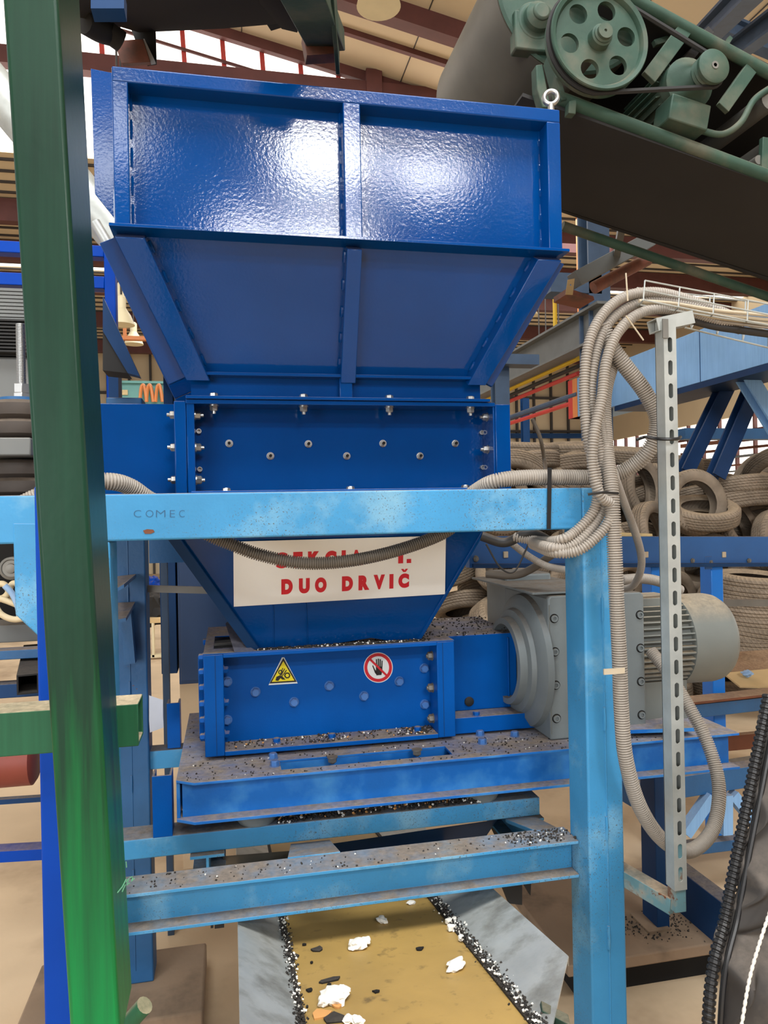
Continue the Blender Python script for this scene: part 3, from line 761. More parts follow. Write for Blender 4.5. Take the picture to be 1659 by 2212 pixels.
# ------------------------------------------------------------------ lower shredder box
base_z = None
lo = thing('lower_shredder', 'bright blue shredder box with blue bolts and two safety stickers below the chute', 'shredder', (0.33, 2.6, 1.09))
YQ = YH + 0.1
sx0 = at(441, 1520, YH).x; sx1 = at(983, 1490, YH).x
sz1 = hzt; sz0 = (at(450, 1636, YH).z + at(975, 1592, YH).z) / 2
ix0 = at(484, 1520, YH).x; ix1 = at(945, 1480, YH).x
MB().box((ix0 - .002, YQ, sz0), (ix1 + .002, YQ + 0.012, sz1)).build('front_panel', 'crusher_blue', lo)
MB().box((sx0, YH, sz0), (ix0, YH + 0.112, sz1 - 0.0005)).build('end_frame', 'crusher_blue', lo, bev=0.003)
MB().box((ix1, YH, sz0), (sx1, YH + 0.112, sz1 - 0.0005)).build('end_frame', 'crusher_blue', lo, bev=0.003)
MB().box((ix0, YH - .001, sz1 - 0.012), (ix1, YH + 0.11, sz1)).build('top_flange', 'crusher_blue', lo, bev=0.0015)
MB().box((ix0, YH - .001, sz0), (ix1, YH + 0.11, sz0 + 0.014)).build('bottom_flange', 'crusher_blue', lo, bev=0.0015)
for px, dz in ((466, 0), (958, 0)):
    x = at(px, 1500, YH).x; MB().box((x - 0.0008, YH - 0.001, sz0 + .004), (x + 0.0008, YH + 0.001, sz1 - .004)).build('plate_joint', 'dark_blue', lo)
MB().box((sx0 + 0.006, YH + 0.112, sz0 + .01), (sx1 - 0.006, 2.94, sz1 - 0.012)).build('housing', 'crusher_blue', lo)
# plate on top with the square opening left of the chute
tp = MB(); ox0, ox1, oy0, oy1 = at(462, 1385, 2.55).x, at(640, 1385, 2.55).x, 2.47, 2.72
tp.box((sx0, YH, sz1), (sx1, oy0, sz1 + 0.003)).box((sx0, oy1, sz1), (sx1, 2.95, sz1 + 0.003)).box((sx0, oy0, sz1), (ox0, oy1, sz1 + 0.003)).box((ox1, oy0, sz1), (sx1, oy1, sz1 + 0.003))
tp.build('top_plate', 'crusher_blue', lo)
MB().box((ox0, oy0, sz1 - 0.011), (ox1, oy1, sz1 - 0.009)).build('inlet_opening', 'dull_black', lo)
MB().box((ox0, (oy0 + oy1) / 2 - .004, sz1 - .009), (ox1, (oy0 + oy1) / 2 + .004, sz1 - .001)).build('inlet_bar', 'dull_steel', lo)
# right gear-side housing, set back
rx1 = at(1117, 1480, YQ + 0.02).x
MB().box((sx1 - 0.004, YQ + 0.02, sz0 + 0.05), (rx1, 2.93, sz1 - 0.004)).build('side_housing', 'crusher_blue', lo, bev=0.003)
x = at(1096, 1480, YQ + 0.02).x
MB().box((x, YQ + 0.012, sz0 + 0.055), (x + 0.006, YQ + 0.02, sz1 - 0.02)).build('weld_strip', 'crusher_blue', lo, bev=0.002)
p = at(1013, 1515, YQ + 0.02)
MB().lathe((p.x, YQ + 0.02, p.z), (0, -1, 0), [(0.0165, 0), (0.0165, 0.006), (0.012, 0.009), (0, 0.0095)], 24).build('rubber_plug', 'black_rubber', lo)
# foot flange of the housing right of the frame
MB().box((sx1, YH + 0.035, sz0 - .004), (rx1 + 0.035, YQ + 0.04, sz0 + 0.05)).build('foot_flange', 'crusher_blue', lo, bev=0.002)
for (px, py) in ((491, 1472), (552, 1494), (635, 1516), (711, 1481), (786, 1503), (862, 1471), (491, 1555), (916, 1443), (917, 1521)):
    p = at(px, py, YQ); stamp('blue_bolt', m_hex(0.0125, 0.015, True), 'bolt', 'bolt_blue', lo, (p.x, YQ, p.z))
for (px, py) in ((925, 1417), (927, 1486), (930, 1552)):
    p = at(px, py, YH + 0.06); stamp('steel_nut', m_hex(0.013, 0.015, True, 0.004), 'nut', 'dull_steel', lo, (ix1, YH + 0.06, p.z), (0, 0, radians(-90)))
for py in (1447, 1518, 1586):
    p = at(484, py, YH + 0.05); stamp('blue_nut', m_hex(0.011, 0.013, True), 'nut', 'crusher_blue', lo, (ix0, YH + 0.05, p.z), (0, 0, radians(90)))
for i, py in enumerate((1420, 1452, 1486, 1521, 1556, 1592)):
    for d_ in (0.02, 0.07):
        p = at(440, py, YH + d_); stamp('blue_nut', None, 'nut', 'crusher_blue', lo, (sx0, YH + d_, p.z), (0, 0, radians(-90)))
MB().box((sx0 - 0.02, YH + .09, sz0 + .03), (sx0, YH + .14, sz1 - .02)).build('side_bar', 'crusher_blue', lo, bev=0.002)
p = at(432, 1387, 2.8); stamp('blue_nut', None, 'nut', 'crusher_blue', lo, (sx0, 2.8, p.z), (0, 0, radians(-90)))
for (px, dx) in ((597, 0), (716, 0), (901, 0), (1028, 0)):
    p = at(px, 1595, YH + .06)
    stamp('blue_nut', None, 'bolt', 'crusher_blue', lo, (p.x, YH + 0.05, sz0 + 0.014 if px < 960 else sz0 + .05), (radians(-90), 0, 0))

# safety stickers on the front panel
def panel_pt(px, py, d=0.0): q = at(px, py, YQ - d); return V((q.x, YQ - d, q.z))


st = thing('warning_sticker', 'yellow triangular warning sticker of a hand caught in gears on the blue shredder', 'sticker', panel_pt(611, 1478), kind='thing')
def poly(name, pts, m, parent, d, th=0.0006): return MB().prism([panel_pt(x_, y_, d) for x_, y_ in pts], (0, -th, 0)).build(name, m, parent)
poly('backing', ((580, 1480), (643, 1476), (614, 1420), (609, 1420)), 'sticker_white', st, 0.0002)
poly('border', ((582, 1476.5), (641, 1473), (612, 1421)), 'sticker_black', st, 0.0008)
poly('yellow_field', ((587, 1473), (636, 1470), (612, 1428)), 'sticker_yellow', st, 0.0014)
gl = MB()
for (cx_, cy_, r_) in ((606, 1452, 4.6), (620.5, 1459, 6)):
    ring = []
    for k in range(20):
        a_ = 2 * pi * k / 20; rr = r_ * (1 if k % 2 else 1.22); ring.append((cx_ + rr * cos(a_), cy_ + rr * sin(a_)))
    inn = [(cx_ + r_ * .62 * cos(2 * pi * k / 20), cy_ + r_ * .62 * sin(2 * pi * k / 20)) for k in range(20)]
    o_ = [panel_pt(x_, y_, 0.0022) for x_, y_ in ring]; n_ = [panel_pt(x_, y_, 0.0022) for x_, y_ in inn]
    gl.add(o_ + n_, [(k, (k + 1) % 20, 20 + (k + 1) % 20, 20 + k) for k in range(20)])
for pts in (((595, 1470), (597, 1462), (604, 1459), (610, 1461), (617, 1468), (610, 1468), (606, 1465), (601, 1471)), ((606, 1460), (608, 1460), (616, 1445), (614, 1444)), ((608, 1461), (610, 1461), (620, 1448), (618, 1447)), ((604, 1459), (606, 1459), (612, 1443), (610, 1443))):
    gl.prism([panel_pt(x_, y_, 0.0021) for x_, y_ in pts], (0, -0.0002, 0))
gl.build('pictogram', 'sticker_black', st)
ps = thing('prohibition_sticker', 'round red and white no-touching sticker with black hand on the blue shredder', 'sticker', panel_pt(817, 1473), kind='thing')
cx_, cy_ = 817, 1442
def ringpts(r, n=48): return [(cx_ + r * cos(2 * pi * k / n), cy_ + 1.04 * r * sin(2 * pi * k / n)) for k in range(n)]
poly('backing', ringpts(31.5), 'sticker_white', ps, 0.0002)
def annulus(ra, rb, d, n=48):
    a_ = [panel_pt(x_, y_, d) for x_, y_ in ringpts(ra, n)]; b_ = [panel_pt(x_, y_, d) for x_, y_ in ringpts(rb, n)]
    return MB().add(a_ + b_, [(k, (k + 1) % n, n + (k + 1) % n, n + k) for k in range(n)])
annulus(30, 23.5, 0.0012).build('red_ring', 'sticker_red', ps)
hand = MB()
for pts in (((813, 1459), (824, 1458), (825, 1453), (826, 1447), (826, 1440), (812, 1440), (812, 1450)), ((804, 1438), (806, 1437), (810, 1446), (813, 1450), (814, 1458), (810, 1454)),
            ((812, 1441), (815, 1441), (814.5, 1424), (812, 1424)), ((815.8, 1441), (818.8, 1441), (818.8, 1423), (816, 1423)), ((819.6, 1441), (822.6, 1441), (822.8, 1424), (820, 1424)), ((823.4, 1442), (826, 1442), (826.6, 1427), (824.2, 1427))):
    hand.prism([panel_pt(x_, y_, 0.001) for x_, y_ in pts], (0, -0.0003, 0))
hand.build('pictogram', 'sticker_black', ps)
poly('slash', ((798, 1426), (801.5, 1423), (836, 1457), (833, 1460)), 'sticker_red', ps, 0.0018)

# ------------------------------------------------------------------ base of the lower shredder
YB = 2.2
bz1 = (at(400, 1688, YB).z + at(1224, 1622, YB).z) / 2; bz0 = bz1 - 0.122
bs = thing('shredder_base', 'blue I-beam base with dusty top plate under the lower shredder', 'base', (0.5, 2.5, bz0))
bx0 = at(388, 1700, YB).x; bx1 = at(1500, 1600, YB + 0.25).x
wpl = MB().prism([(bx0 - .01, YB + 0.03, bz1 - .008), (bx0 + 0.045, YB, bz1 - .008), (bx1, YB, bz1 - .008), (bx1, YB + 0.03, bz1 - .008), (bx1, 2.98, bz1 - .008), (bx0 - .03, 2.98, bz1 - .008)], (0, 0, 0.009))
# the slot behind the front lip is cut out of the top plate
sa, sb = onz(600, 1650, bz1), onz(985, 1600, bz1)
top = MB(); yS0, yS1 = YB + 0.045, YB + 0.13
xs0, xs1 = at(606, 1640, YB + .08).x, at(970, 1610, YB + .08).x
zt_, zb_ = bz1, bz1 - 0.008
top.prism([(bx0 - .012, YB + 0.035, zb_), (bx0 + 0.04, YB, zb_), (bx1, YB, zb_), (bx1, yS0, zb_), (bx0 - .012, yS0, zb_)], (0, 0, 0.008))
top.box((bx0 - .012, yS0, zb_), (xs0, yS1, zt_)).box((xs1, yS0, zb_), (bx1, yS1, zt_)).box((bx0 - .012, yS1, zb_), (bx1, 2.98, zt_))
top.build('top_plate', 'base_blue', bs, bev=0.0012)
MB().box((bx0 + 0.004, YB + 0.045, bz0 + .009), (bx1 - .01, YB + 0.055, zb_)).build('web', 'base_blue', bs)
MB().box((bx0 - .01, YB + 0.13, bz0 + .009), (bx1 - .01, YB + 0.138, zb_)).build('inner_web', 'base_blue', bs)
MB().prism([(bx0 - .012, YB + 0.035, bz0), (bx0 + 0.04, YB, bz0), (bx1, YB, bz0), (bx1, YB + 0.1, bz0), (bx0 - .012, YB + .1, bz0)], (0, 0, 0.009)).build('bottom_flange', 'base_blue', bs, bev=0.0012)
MB().box((bx0 - .012, YB + .04, bz0), (bx0 - .002, 2.98, zb_)).build('end_plate', 'base_blue', bs, bev=0.001)
MB().box((bx0, 2.9, bz0), (bx1, 2.98, zb_)).build('rear_beam', 'base_blue', bs, bev=0.001)
# raised channel end seen right of the pale post
A = at(1372, 1560, 2.45)
MB().prism([onz(1358, 1577, bz1 + .03), onz(1500, 1572, bz1 + .03), onz(1470, 1545, bz1 + .03), onz(1362, 1560, bz1 + .03)], (0, 0, -0.012)).build('motor_shelf', 'base_blue', bs)
for (px, py) in ((590, 1638), (594, 1654), (1037, 1588), (1042, 1606), (1112, 1590), (1148, 1565)):
    q = onz(px, py, bz1); stamp('blue_bolt', None, 'bolt', 'crusher_blue', bs, (q.x, q.y, bz1), (radians(-90), 0, 0))
for px in (718, 901):
    q = at(px, 1635, YB + .09); stamp('steel_nut', None, 'nut', 'dull_steel', bs, (q.x, YB + 0.09, sz0 - .002), (radians(90), 0, 0))
# lip of the housing foot above the slot
for (x0, x1, n_) in ((506, 604, 'left'), (1000, 1078, 'right')):
    p = at((x0 + x1) / 2, 1770 if n_ == 'left' else 1722, yt + 0.05); r_ = (at(x1, 1770, yt + 0.05).x - at(x0, 1770, yt + .05).x) / 2
    mo = MB().lathe((p.x, yt + 0.05, zt1 + 0.001), (0, 0, 1), [(r_ * 0.8, 0), (r_ * 0.9, 0.01), (r_, bz0 - zt1 - 0.03), (r_, bz0 - zt1 - 0.012), (r_ * 0.55, bz0 - zt1 - 0.001)], 28)
    tag(mo.build('vibration_mount', 'gear_grey'), 'grey round vibration mount under the %s part of the blue base' % n_, 'mount', 'vibration mounts')

# ------------------------------------------------------------------ gearbox and motor
gb = thing('gearbox', 'big grey cast gearbox with round shaft flange right of the lower shredder', 'gearbox', (1.2, 2.5, bz1))
YG = 2.29
g0, g1 = at(1187, 1450, YG).x, at(1394, 1450, YG).x
gz1 = at(1280, 1283, YG).z; gz0 = bz1 + .001
yb_ = 2.68
A = V((g0, YG, gz0)); ch = 0.09
body = MB().prism([(g0, YG, gz0), (g1, YG, gz0), (g1, YG, gz1 - 0.012), (g1 - 0.012, YG, gz1), (g0 + 0.01, YG, gz1), (g0, YG, gz1 - 0.012)], (0, yb_ - YG, 0))
body.build('body', 'gear_grey', gb, bev=0.006, seg=3)
# domed left side towards the shredder
zc = at(1130, 1425, 2.48).z
fl_ = MB().lathe((g0 + 0.001, 2.485, zc), (-1, 0, 0), [(0.235, 0), (0.23, 0.02), (0.2, 0.04), (0.185, 0.04), (0.178, 0.055), (0.16, 0.06), (0.155, 0.06), (0.15, 0.085), (0.13, 0.087), (0.13, 0.03), (0, 0.03)], 48)
fl_.build('shaft_flange', 'gear_grey', gb)
MB().box((g0 - 0.05, 2.3, gz1 + 0.004), (g1 - .1, yb_ + .25, gz1 + 0.012)).build('top_cover', 'gear_grey', gb, bev=0.002)
MB().box((at(1088, 1300, 2.75).x, 2.72, at(1090, 1390, 2.75).z), (at(1185, 1300, 2.75).x, 2.95, at(1110, 1238, 2.75).z)).build('rear_cover', 'gear_grey', gb, bev=0.01)
MB().box((g0 + 0.001, YG - .0015, gz0 + .02), (g0 + 0.004, YG, gz1 - .03)).build('casting_line', 'motor_grey', gb)
for i in range(4):
    for px, dz in ((1197 + i * 1.7, 0), (1382 + i * 1.3, -8)):
        p = at(px, 1336 + i * 72 + dz, YG)
        stamp('recess_shade_disc', lambda: MB().lathe((0, 0, 0), (0, -1, 0), [(0.0155, -0.001), (0.0155, 0.0006), (0, 0.0006)], 20), 'screw_shade_ring', 'dull_black', gb, (p.x, YG, p.z))  # flat black disc paints the dark of a recess around the screw
        stamp('gear_screw', lambda: MB().lathe((0, 0, 0), (0, -1, 0), [(0.0115, -0.001), (0.0115, 0.006), (0.0062, 0.006), (0.0062, 0.002), (0, 0.002)], 20), 'cap_screw', 'gear_grey', gb, (p.x, YG, p.z))
mo_c = at(1480, 1378, 2.5)
mt = thing('electric_motor', 'grey ribbed electric motor with smooth rounded fan cowl beside the gearbox', 'motor', (mo_c.x, 2.5, mo_c.z - 0.17))
R_ = 0.165; mx0 = g1; mxe = at(1548, 1378, 2.5).x
xs = at(1447, 1378, 2.5).x
MB().cyl((mx0, 2.5, mo_c.z), (xs + .01, 2.5, mo_c.z), R_ * 0.84, 40).build('stator', 'motor_grey', mt)
fins = MB()
for k in range(44):
    a_ = 2 * pi * k / 44; d_ = V((0, cos(a_), sin(a_)))
    if d_.z > 0.86: continue
    fins.bar(V((mx0, 2.5, mo_c.z)) + d_ * R_ * 0.9, V((xs, 2.5, mo_c.z)) + d_ * R_ * 0.9, 0.005, R_ * 0.18, d_)
fins.build('cooling_fins', 'motor_grey', mt)
MB().lathe((xs, 2.5, mo_c.z), (1, 0, 0), [(R_ * 0.98, 0), (R_ * 1.0, 0.002), (R_ * 1.0, mxe - xs - 0.055), (R_ * .97, mxe - xs - 0.03), (R_ * 0.9, mxe - xs - 0.012), (R_ * 0.75, mxe - xs), (0, mxe - xs)], 48).build('fan_cowl', 'motor_grey', mt)
MB().box((mx0, 2.42, mo_c.z + R_ * .75), (xs - .01, 2.58, mo_c.z + R_ * 1.02)).build('terminal_box', 'motor_grey', mt, bev=0.006)
MB().box((mx0, 2.4, bz1 - .05), (xs, 2.6, mo_c.z - R_ * .8)).build('motor_foot', 'motor_grey', mt)

# ------------------------------------------------------------------ posts at the left edge
gp = thing('railing_post', 'leaning green square post at the left, brush-painted, nearest to the viewer', 'post', at(200, 2212, 1.1), kind='thing')
YGP = 1.1
a0, a1 = at(5, 0, YGP), at(126, 0, YGP); b0, b1 = at(152, 2250, YGP), at(262, 2250, YGP)
d_ = (a0 - b0); a0 += d_ * 0.1; a1 += d_ * 0.1
MB().prism([a0, a1, b1, b0], (0, 0.001, 0))
gpm = MB(); w2 = V((0.004, 0.17, 0)); w3 = V((0.0, 0.12, 0))
gpm.add([a0, a1, b1, b0, a0 + w2, a1 + w2, b1 + w3, b0 + w3], [(0, 1, 2, 3), (7, 6, 5, 4), (1, 0, 4, 5), (2, 1, 5, 6), (3, 2, 6, 7), (0, 3, 7, 4)])
gpm.build('box_post', 'post_green', gp, bev=0.006, seg=3)
def gp_pt(px, py):                                # a point on the right-hand face of the post
    n_ = (a1 - b1).cross(w2).normalized(); return onplane(px, py, a1, n_) + n_ * (.0015 if n_.x > 0 else -.0015)
for pts in (((252, 1928), (262, 1916), (270, 1900)), ((262, 1926), (268, 1912)), ((271, 1905), (276, 1898), (272, 1912), (278, 1908)), ((279, 1896), (284, 1894), (282, 1904), (288, 1898)), ((270, 1862), (271, 1874))):
    MB().tube([gp_pt(*p) for p in pts], .0009, 5, straight=True).build('chalk_mark', 'chalk_green', gp)
q = at(296, 2190, 1.24)
MB().cyl(q + V((-0.03, 0.02, -0.04)), q + V((0.012, 0, 0.012)), 0.014, 14).build('hinge_pin', 'rail_green', gp)
yr_ = 1.3
A = at(-120, 1545, yr_); B = at(312, 1545, yr_); zr1 = at(150, 1530, yr_).z; zr0 = at(150, 1624, yr_).z
hr = MB().hollow((A.x, yr_ + 0.035, (zr0 + zr1) / 2), (B.x - .01, yr_ + 0.035, (zr0 + zr1) / 2), 0.07, zr1 - zr0, 0.005)
tag(hr.build('guard_rail', 'rail_green', None, bev=0.002), 'dusty green square guard rail passing behind the leaning green post', 'rail', kind='thing')
yb2 = 1.55
x0_, x1_ = at(84, 1600, yb2).x, at(150, 1600, yb2).x
tag(MB().box((x0_, yb2, 0), (x1_, yb2 + 0.06, at(80, 1050, yb2).z)).build('platform_post', 'royal_blue', None, bev=0.004), 'narrow royal blue upright just behind the leaning green post', 'post', kind='thing')

# ------------------------------------------------------------------ lower belt conveyor
cv = thing('outfeed_conveyor', 'mustard yellow belt conveyor between zinc skirts under the pale blue frame', 'conveyor', (0.36, 1.8, 0))
bx_0, bx_1 = 0.135, 0.575
def bz(y): return 0.79 - 0.185 * (y - 1.5)
y0, y1 = 0.9, 3.1
MB().prism([(bx_0, y0, bz(y0)), (bx_1, y0, bz(y0)), (bx_1, y1, bz(y1)), (bx_0, y1, bz(y1))], (0, 0, -0.006)).build('belt', 'gold_belt', cv)
MB().prism([(bx_0 - .03, y0, bz(y0) - .012), (bx_1 + .03, y0, bz(y0) - .012), (bx_1 + .03, y1, bz(y1) - .012), (bx_0 - .03, y1, bz(y1) - .012)], (0, 0, -0.05)).build('belt_bed', 'dark_blue', cv)
for (xi, xo, sgn, ye0) in ((bx_0 - 0.012, 0.0, -1, 1.0), (bx_1 + 0.012, 0.728, 1, 1.55)):
    zi_, zo_ = 0.004, (0.06 if sgn > 0 else 0.08)
    n_ = V((sgn * -0.4, 0, 0.9))
    ys = ye0 if sgn < 0 else 1.34
    MB().prism([(xi, ys, bz(ys) + zi_), (xo, ye0, bz(ye0) + zo_), (xo, y1, bz(y1) + zo_), (xi, y1, bz(y1) + zi_)], n_ * 0.003).build('side_skirt', 'sheet_zinc', cv)
    MB().prism([(xo - sgn * 0.003, ye0, bz(ye0) + zo_), (xo, ye0, bz(ye0) + zo_), (xo, y1, bz(y1) + zo_), (xo - sgn * .003, y1, bz(y1) + zo_)], (0, 0, -0.02)).build('skirt_edge', 'bright_zinc', cv)
    xm_ = (xi + (bx_0 if sgn < 0 else bx_1)) / 2
    MB().bar((xm_, y0, bz(y0) + .003), (xm_, y1, bz(y1) + .003), 0.014, 0.006).build('edge_seal', 'black_rubber', cv)
for (px, py) in ((458, 2005), (474, 2005)):
    A = at(px, py, 2.12); w_ = 0.007 if px == 458 else 0.026
    MB().box((A.x - w_ / 2, 2.12, A.z - .0), (A.x + w_ / 2, 2.14, A.z + 0.06)).build('side_bracket', 'black_rubber', cv)
A = at(1112, 1940, 2.3); MB().prism([at(1085, 1915, 2.3), at(1148, 1900, 2.3), at(1146, 1935, 2.3), at(1128, 1905, 2.3), at(1128, 1955, 2.3), at(1100, 1952, 2.3)], (0, 0.02, 0)).build('side_bracket', 'black_rubber', cv)
A = at(1040, 1800, 2.7); MB().bar(at(1065, 1745, 2.75), at(1110, 1830, 2.5), 0.08, 0.03).build('hose_clamp', 'black_rubber', cv)
MB().prism([at(1162, 2212, 1.42), at(1172, 2182, 1.42), at(1232, 2214, 1.36), at(1235, 2260, 1.36), at(1162, 2260, 1.42)], (0.01, 0.03, 0)).build('conveyor_frame', 'machine_green', cv, bev=0.002)
# dark hopper sheet seen between tube and I-beam
dp = at(900, 1800, 2.6)
tag(MB().prism([at(700, 1825, 2.42), at(1075, 1770, 2.42), at(1020, 1850, 2.75), at(745, 1900, 2.75)], (0, 0.004, -0.004)).build('drop_chute', 'dark_blue'), 'dark blue drop chute sheet under the pale cross tube', 'chute')
tag(MB().prism([at(480, 1850, 2.42), at(630, 1838, 2.42), at(625, 1910, 2.6), at(500, 1915, 2.6)], (0, 0.01, -0.004)).build('chute_side', 'dull_steel'), 'grey sheet left of the bridge plate under the pale cross tube', 'chute')

# ------------------------------------------------------------------ foam, rubber and crumbs
def lump(c, r, seed, flat=0.6, sx_=1.0, n=3):
    bm = bmesh.new(); bmesh.ops.create_icosphere(bm, subdivisions=n, radius=1.0)
    ro = Matrix.Rotation(seed * 1.7, 3, 'Z')
    vs = []
    for v in bm.verts:
        k = 1 + 0.5 * noise.noise(v.co * 1.6 + V((seed * 3.1, seed, 0))) + .22 * noise.noise(v.co * 4.5 + V((seed, 0, seed)))
        p = v.co * k; p = V((p.x * sx_, p.y, p.z * flat)); vs.append(V(c) + ro @ p * r)
    fs = [tuple(v.index for v in f.verts) for f in bm.faces]; bm.free(); return vs, fs


def chip(c, r, seed, th):
    rnd = random.Random(seed); n = rnd.randint(5, 8)
    pts = [V(c) + V((cos(2 * pi * i / n + rnd.random() * .5) * r * rnd.uniform(.5, 1.2), sin(2 * pi * i / n + rnd.random() * .5) * r * rnd.uniform(.4, .9), 0)) for i in range(n)]
    return pts


def onbelt(px, py):
    n_ = V((0, 0.185, 1)); p0 = V((0, 1.5, bz(1.5))); return onplane(px, py, p0, n_)


LB = 'on the mustard conveyor belt'
bits = [('foam_scrap', 888, 1953, .010, 'foam_white', 'small round white foam scrap highest up'), ('foam_scrap', 826, 1992, .014, 'foam_white', 'elongated white foam scrap below the highest one'),
        ('foam_scrap', 773, 2048, .022, 'foam_white', 'large torn white foam scrap in the middle'), ('foam_scrap', 720, 2162, .026, 'foam_white', 'largest knobbly white foam scrap near the lower left'),
        ('foam_scrap', 985, 2092, .017, 'foam_white', 'flat oblong white foam piece by the right edge'), ('foam_scrap', 772, 2208, .012, 'foam_white', 'white foam scrap half cut off at the bottom'),
        ('foam_scrap', 753, 2206, .011, 'foam_white', 'tiny white foam scrap at the bottom edge')]
for i, (nm, px, py, r_, m_, lb) in enumerate(bits):
    c_ = onbelt(px, py) + V((0, 0, r_ * 0.45)); vs, fs = lump(c_, r_, i + 2, 0.5, 1.25 if i != 4 else 1.7)
    if i == 2: v2, f2 = lump(c_ + V((.024, .012, 0)), .014, 9, .5); o_ = len(vs); vs += v2; fs += [tuple(k + o_ for k in f) for f in f2]
    if i == 3:
        for k, (dx, dy) in enumerate(((.024, .012), (-.022, -.014))):
            v2, f2 = lump(c_ + V((dx, dy, 0)), .014, 11 + k, .6); o_ = len(vs); vs += v2; fs += [tuple(k2 + o_ for k2 in f) for f in f2]
    tag(MB().add(vs, fs).build(nm, m_), lb + ' ' + LB, 'scrap', 'white foam scraps on the belt')
for i, (px, py, dx, lb) in enumerate(((977, 1996, .018, 'white foam block with pointed end on the right belt edge'), (974, 2012, .017, 'white foam block lying against the pointed one on the right belt edge'), (997, 2034, .011, 'small cream foam block lowest on the right belt edge'))):
    c_ = onbelt(px, py); vs = chip(c_ + V((0, 0, .004)), dx, i + 30, .01)
    tag(MB().prism(vs, (0, 0.002, 0.012)).build('foam_block', 'foam_white', None, bev=0.001), lb, 'scrap', 'foam blocks on the belt edge')
for i, (px, py, r_, m_, nm, lb) in enumerate(((688, 2053, .018, 'black_rubber', 'rubber_shred', 'spiky black rubber shred upper left'), (712, 2120, .026, 'black_rubber', 'rubber_shred', 'long black rubber strip left of centre'), (905, 2052, .013, 'dull_black', 'rubber_shred', 'leaf-shaped dark shred right of centre'),
        (812, 2145, .008, 'dull_black', 'rubber_shred', 'small dark shred below centre'), (628, 2072, .024, 'black_rubber', 'rubber_shred', 'black shred with tan flecks at the left edge'), (668, 2142, .009, 'dull_black', 'rubber_shred', 'small brown shred left'),
        (691, 2196, .024, 'tan_scrap', 'cardboard_scrap', 'tan torn cardboard scrap at the bottom left'), (724, 2204, .026, 'black_rubber', 'rubber_shred', 'black folded shred beside the tan scrap'), (728, 2176, .011, 'tan_scrap', 'cardboard_scrap', 'small orange-brown scrap under the largest foam'), (712, 2130, .007, 'dull_black', 'rubber_shred', 'tiny dark shred under the long strip'), (673, 2082, .005, 'dull_black', 'rubber_shred', 'dark speck left of the torn foam'), (657, 2043, .006, 'dull_black', 'rubber_shred', 'square dark speck at the upper left'))):
    c_ = onbelt(px, py) + V((0, 0, .0015)); vs = chip(c_, r_, i + 60, .004)
    if i == 1: vs = [c_ + V(p) for p in ((-.026, -.004, 0), (-.018, -.009, 0), (.02, -.004, 0), (.026, .006, 0), (.01, .008, 0), (-.02, .002, 0))]
    tag(MB().prism(vs, (0, 0, 0.004)).build(nm, m_), lb + ' ' + LB, 'scrap', 'rubber shreds on the belt' if 'rubber' in nm else 'cardboard scraps on the belt')


def crumbs(name, label, spots, mats, seed):
    """uncountable granules, one object per heap colour"""
    rnd = random.Random(seed); sets = {m_: MB() for m_ in mats}
    for (p, s) in spots:
        m_ = rnd.choice(mats); a = rnd.random() * 6.3; t = rnd.uniform(-.5, .5)
        u = V((cos(a), sin(a), t)).normalized(); w = u.orthogonal().normalized(); x = u.cross(w)
        s_ = s * .75 * rnd.uniform(.5, 1.4); q = V(p) + V((0, 0, s_ * .4))
        vs = [q + u * s_ * e1 + w * s_ * .7 * e2 + x * s_ * .6 * e3 for e1 in (-.5, .5) for e2 in (-.5, .5) for e3 in (-.5, .5)]
        sets[m_].add(vs, [(0, 1, 3, 2), (4, 6, 7, 5), (0, 4, 5, 1), (2, 3, 7, 6), (0, 2, 6, 4), (1, 5, 7, 3)])
    for m_, mb in sets.items():
        if mb.v: tag(mb.build(name, m_), label + {'foam_white': ', white grains', 'black_rubber': ', black grains', 'fabric_crumb': ', brown grains', 'tan_scrap': ', tan grains'}[m_], 'crumbs', kind='stuff')


R = random.Random(4)
dark = ['black_rubber'] * 6 + ['fabric_crumb'] * 3 + ['foam_white']
sp_ = []
for i in range(900):
    t = R.random(); sp_.append(((cbl.x + (cbr.x - cbl.x) * t + R.uniform(-.03, .05), YH + 0.012 + abs(R.gauss(0, .03)), hzt + .003), .007))
for i in range(220): sp_.append(((R.uniform(sx1 - .1, rx1), R.uniform(2.45, 2.9), hzt + .003), .006))
crumbs('rubber_crumbs', 'shredded rubber crumbs lying on top of the lower shredder box', sp_, dark, 1)
sp_ = []
for i in range(420): sp_.append(((R.uniform(ix0 + .01, ix1 - .01) if i > 200 else R.choice((R.gauss(at(705, 1590, YH).x, .035), R.gauss(ix1 - .06, .03))), YH + R.uniform(.012, .095), sz0 + .014), .006))
crumbs('ledge_crumbs', 'crumbs on the bottom ledge of the lower shredder', sp_, ['fabric_crumb'] * 7 + ['foam_white', 'black_rubber', 'black_rubber', 'tan_scrap'], 2)
sp_ = []
for i in range(700):
    x = R.uniform(bx0, bx1 - .2); y = R.uniform(YB + .005, 2.37) if R.random() < .6 else R.uniform(2.37, 2.9)
    if xs0 < x < xs1 and yS0 < y < yS1: continue
    sp_.append(((x, y, bz1), .005))
crumbs('base_crumbs', 'crumbs scattered over the blue base plate', sp_, ['fabric_crumb'] * 6 + ['black_rubber'] * 4 + ['foam_white'], 3)
sp_ = []
xa, xb = at(600, 1760, yt).x, at(1040, 1720, yt).x
for i in range(1500):
    t = R.random(); hgt = max(0, 1 - abs(t - .55) * 1.7) * .034
    sp_.append(((xa + (xb - xa) * t, yt + R.uniform(.002, .09), zt1 + R.random() * hgt), .0085))
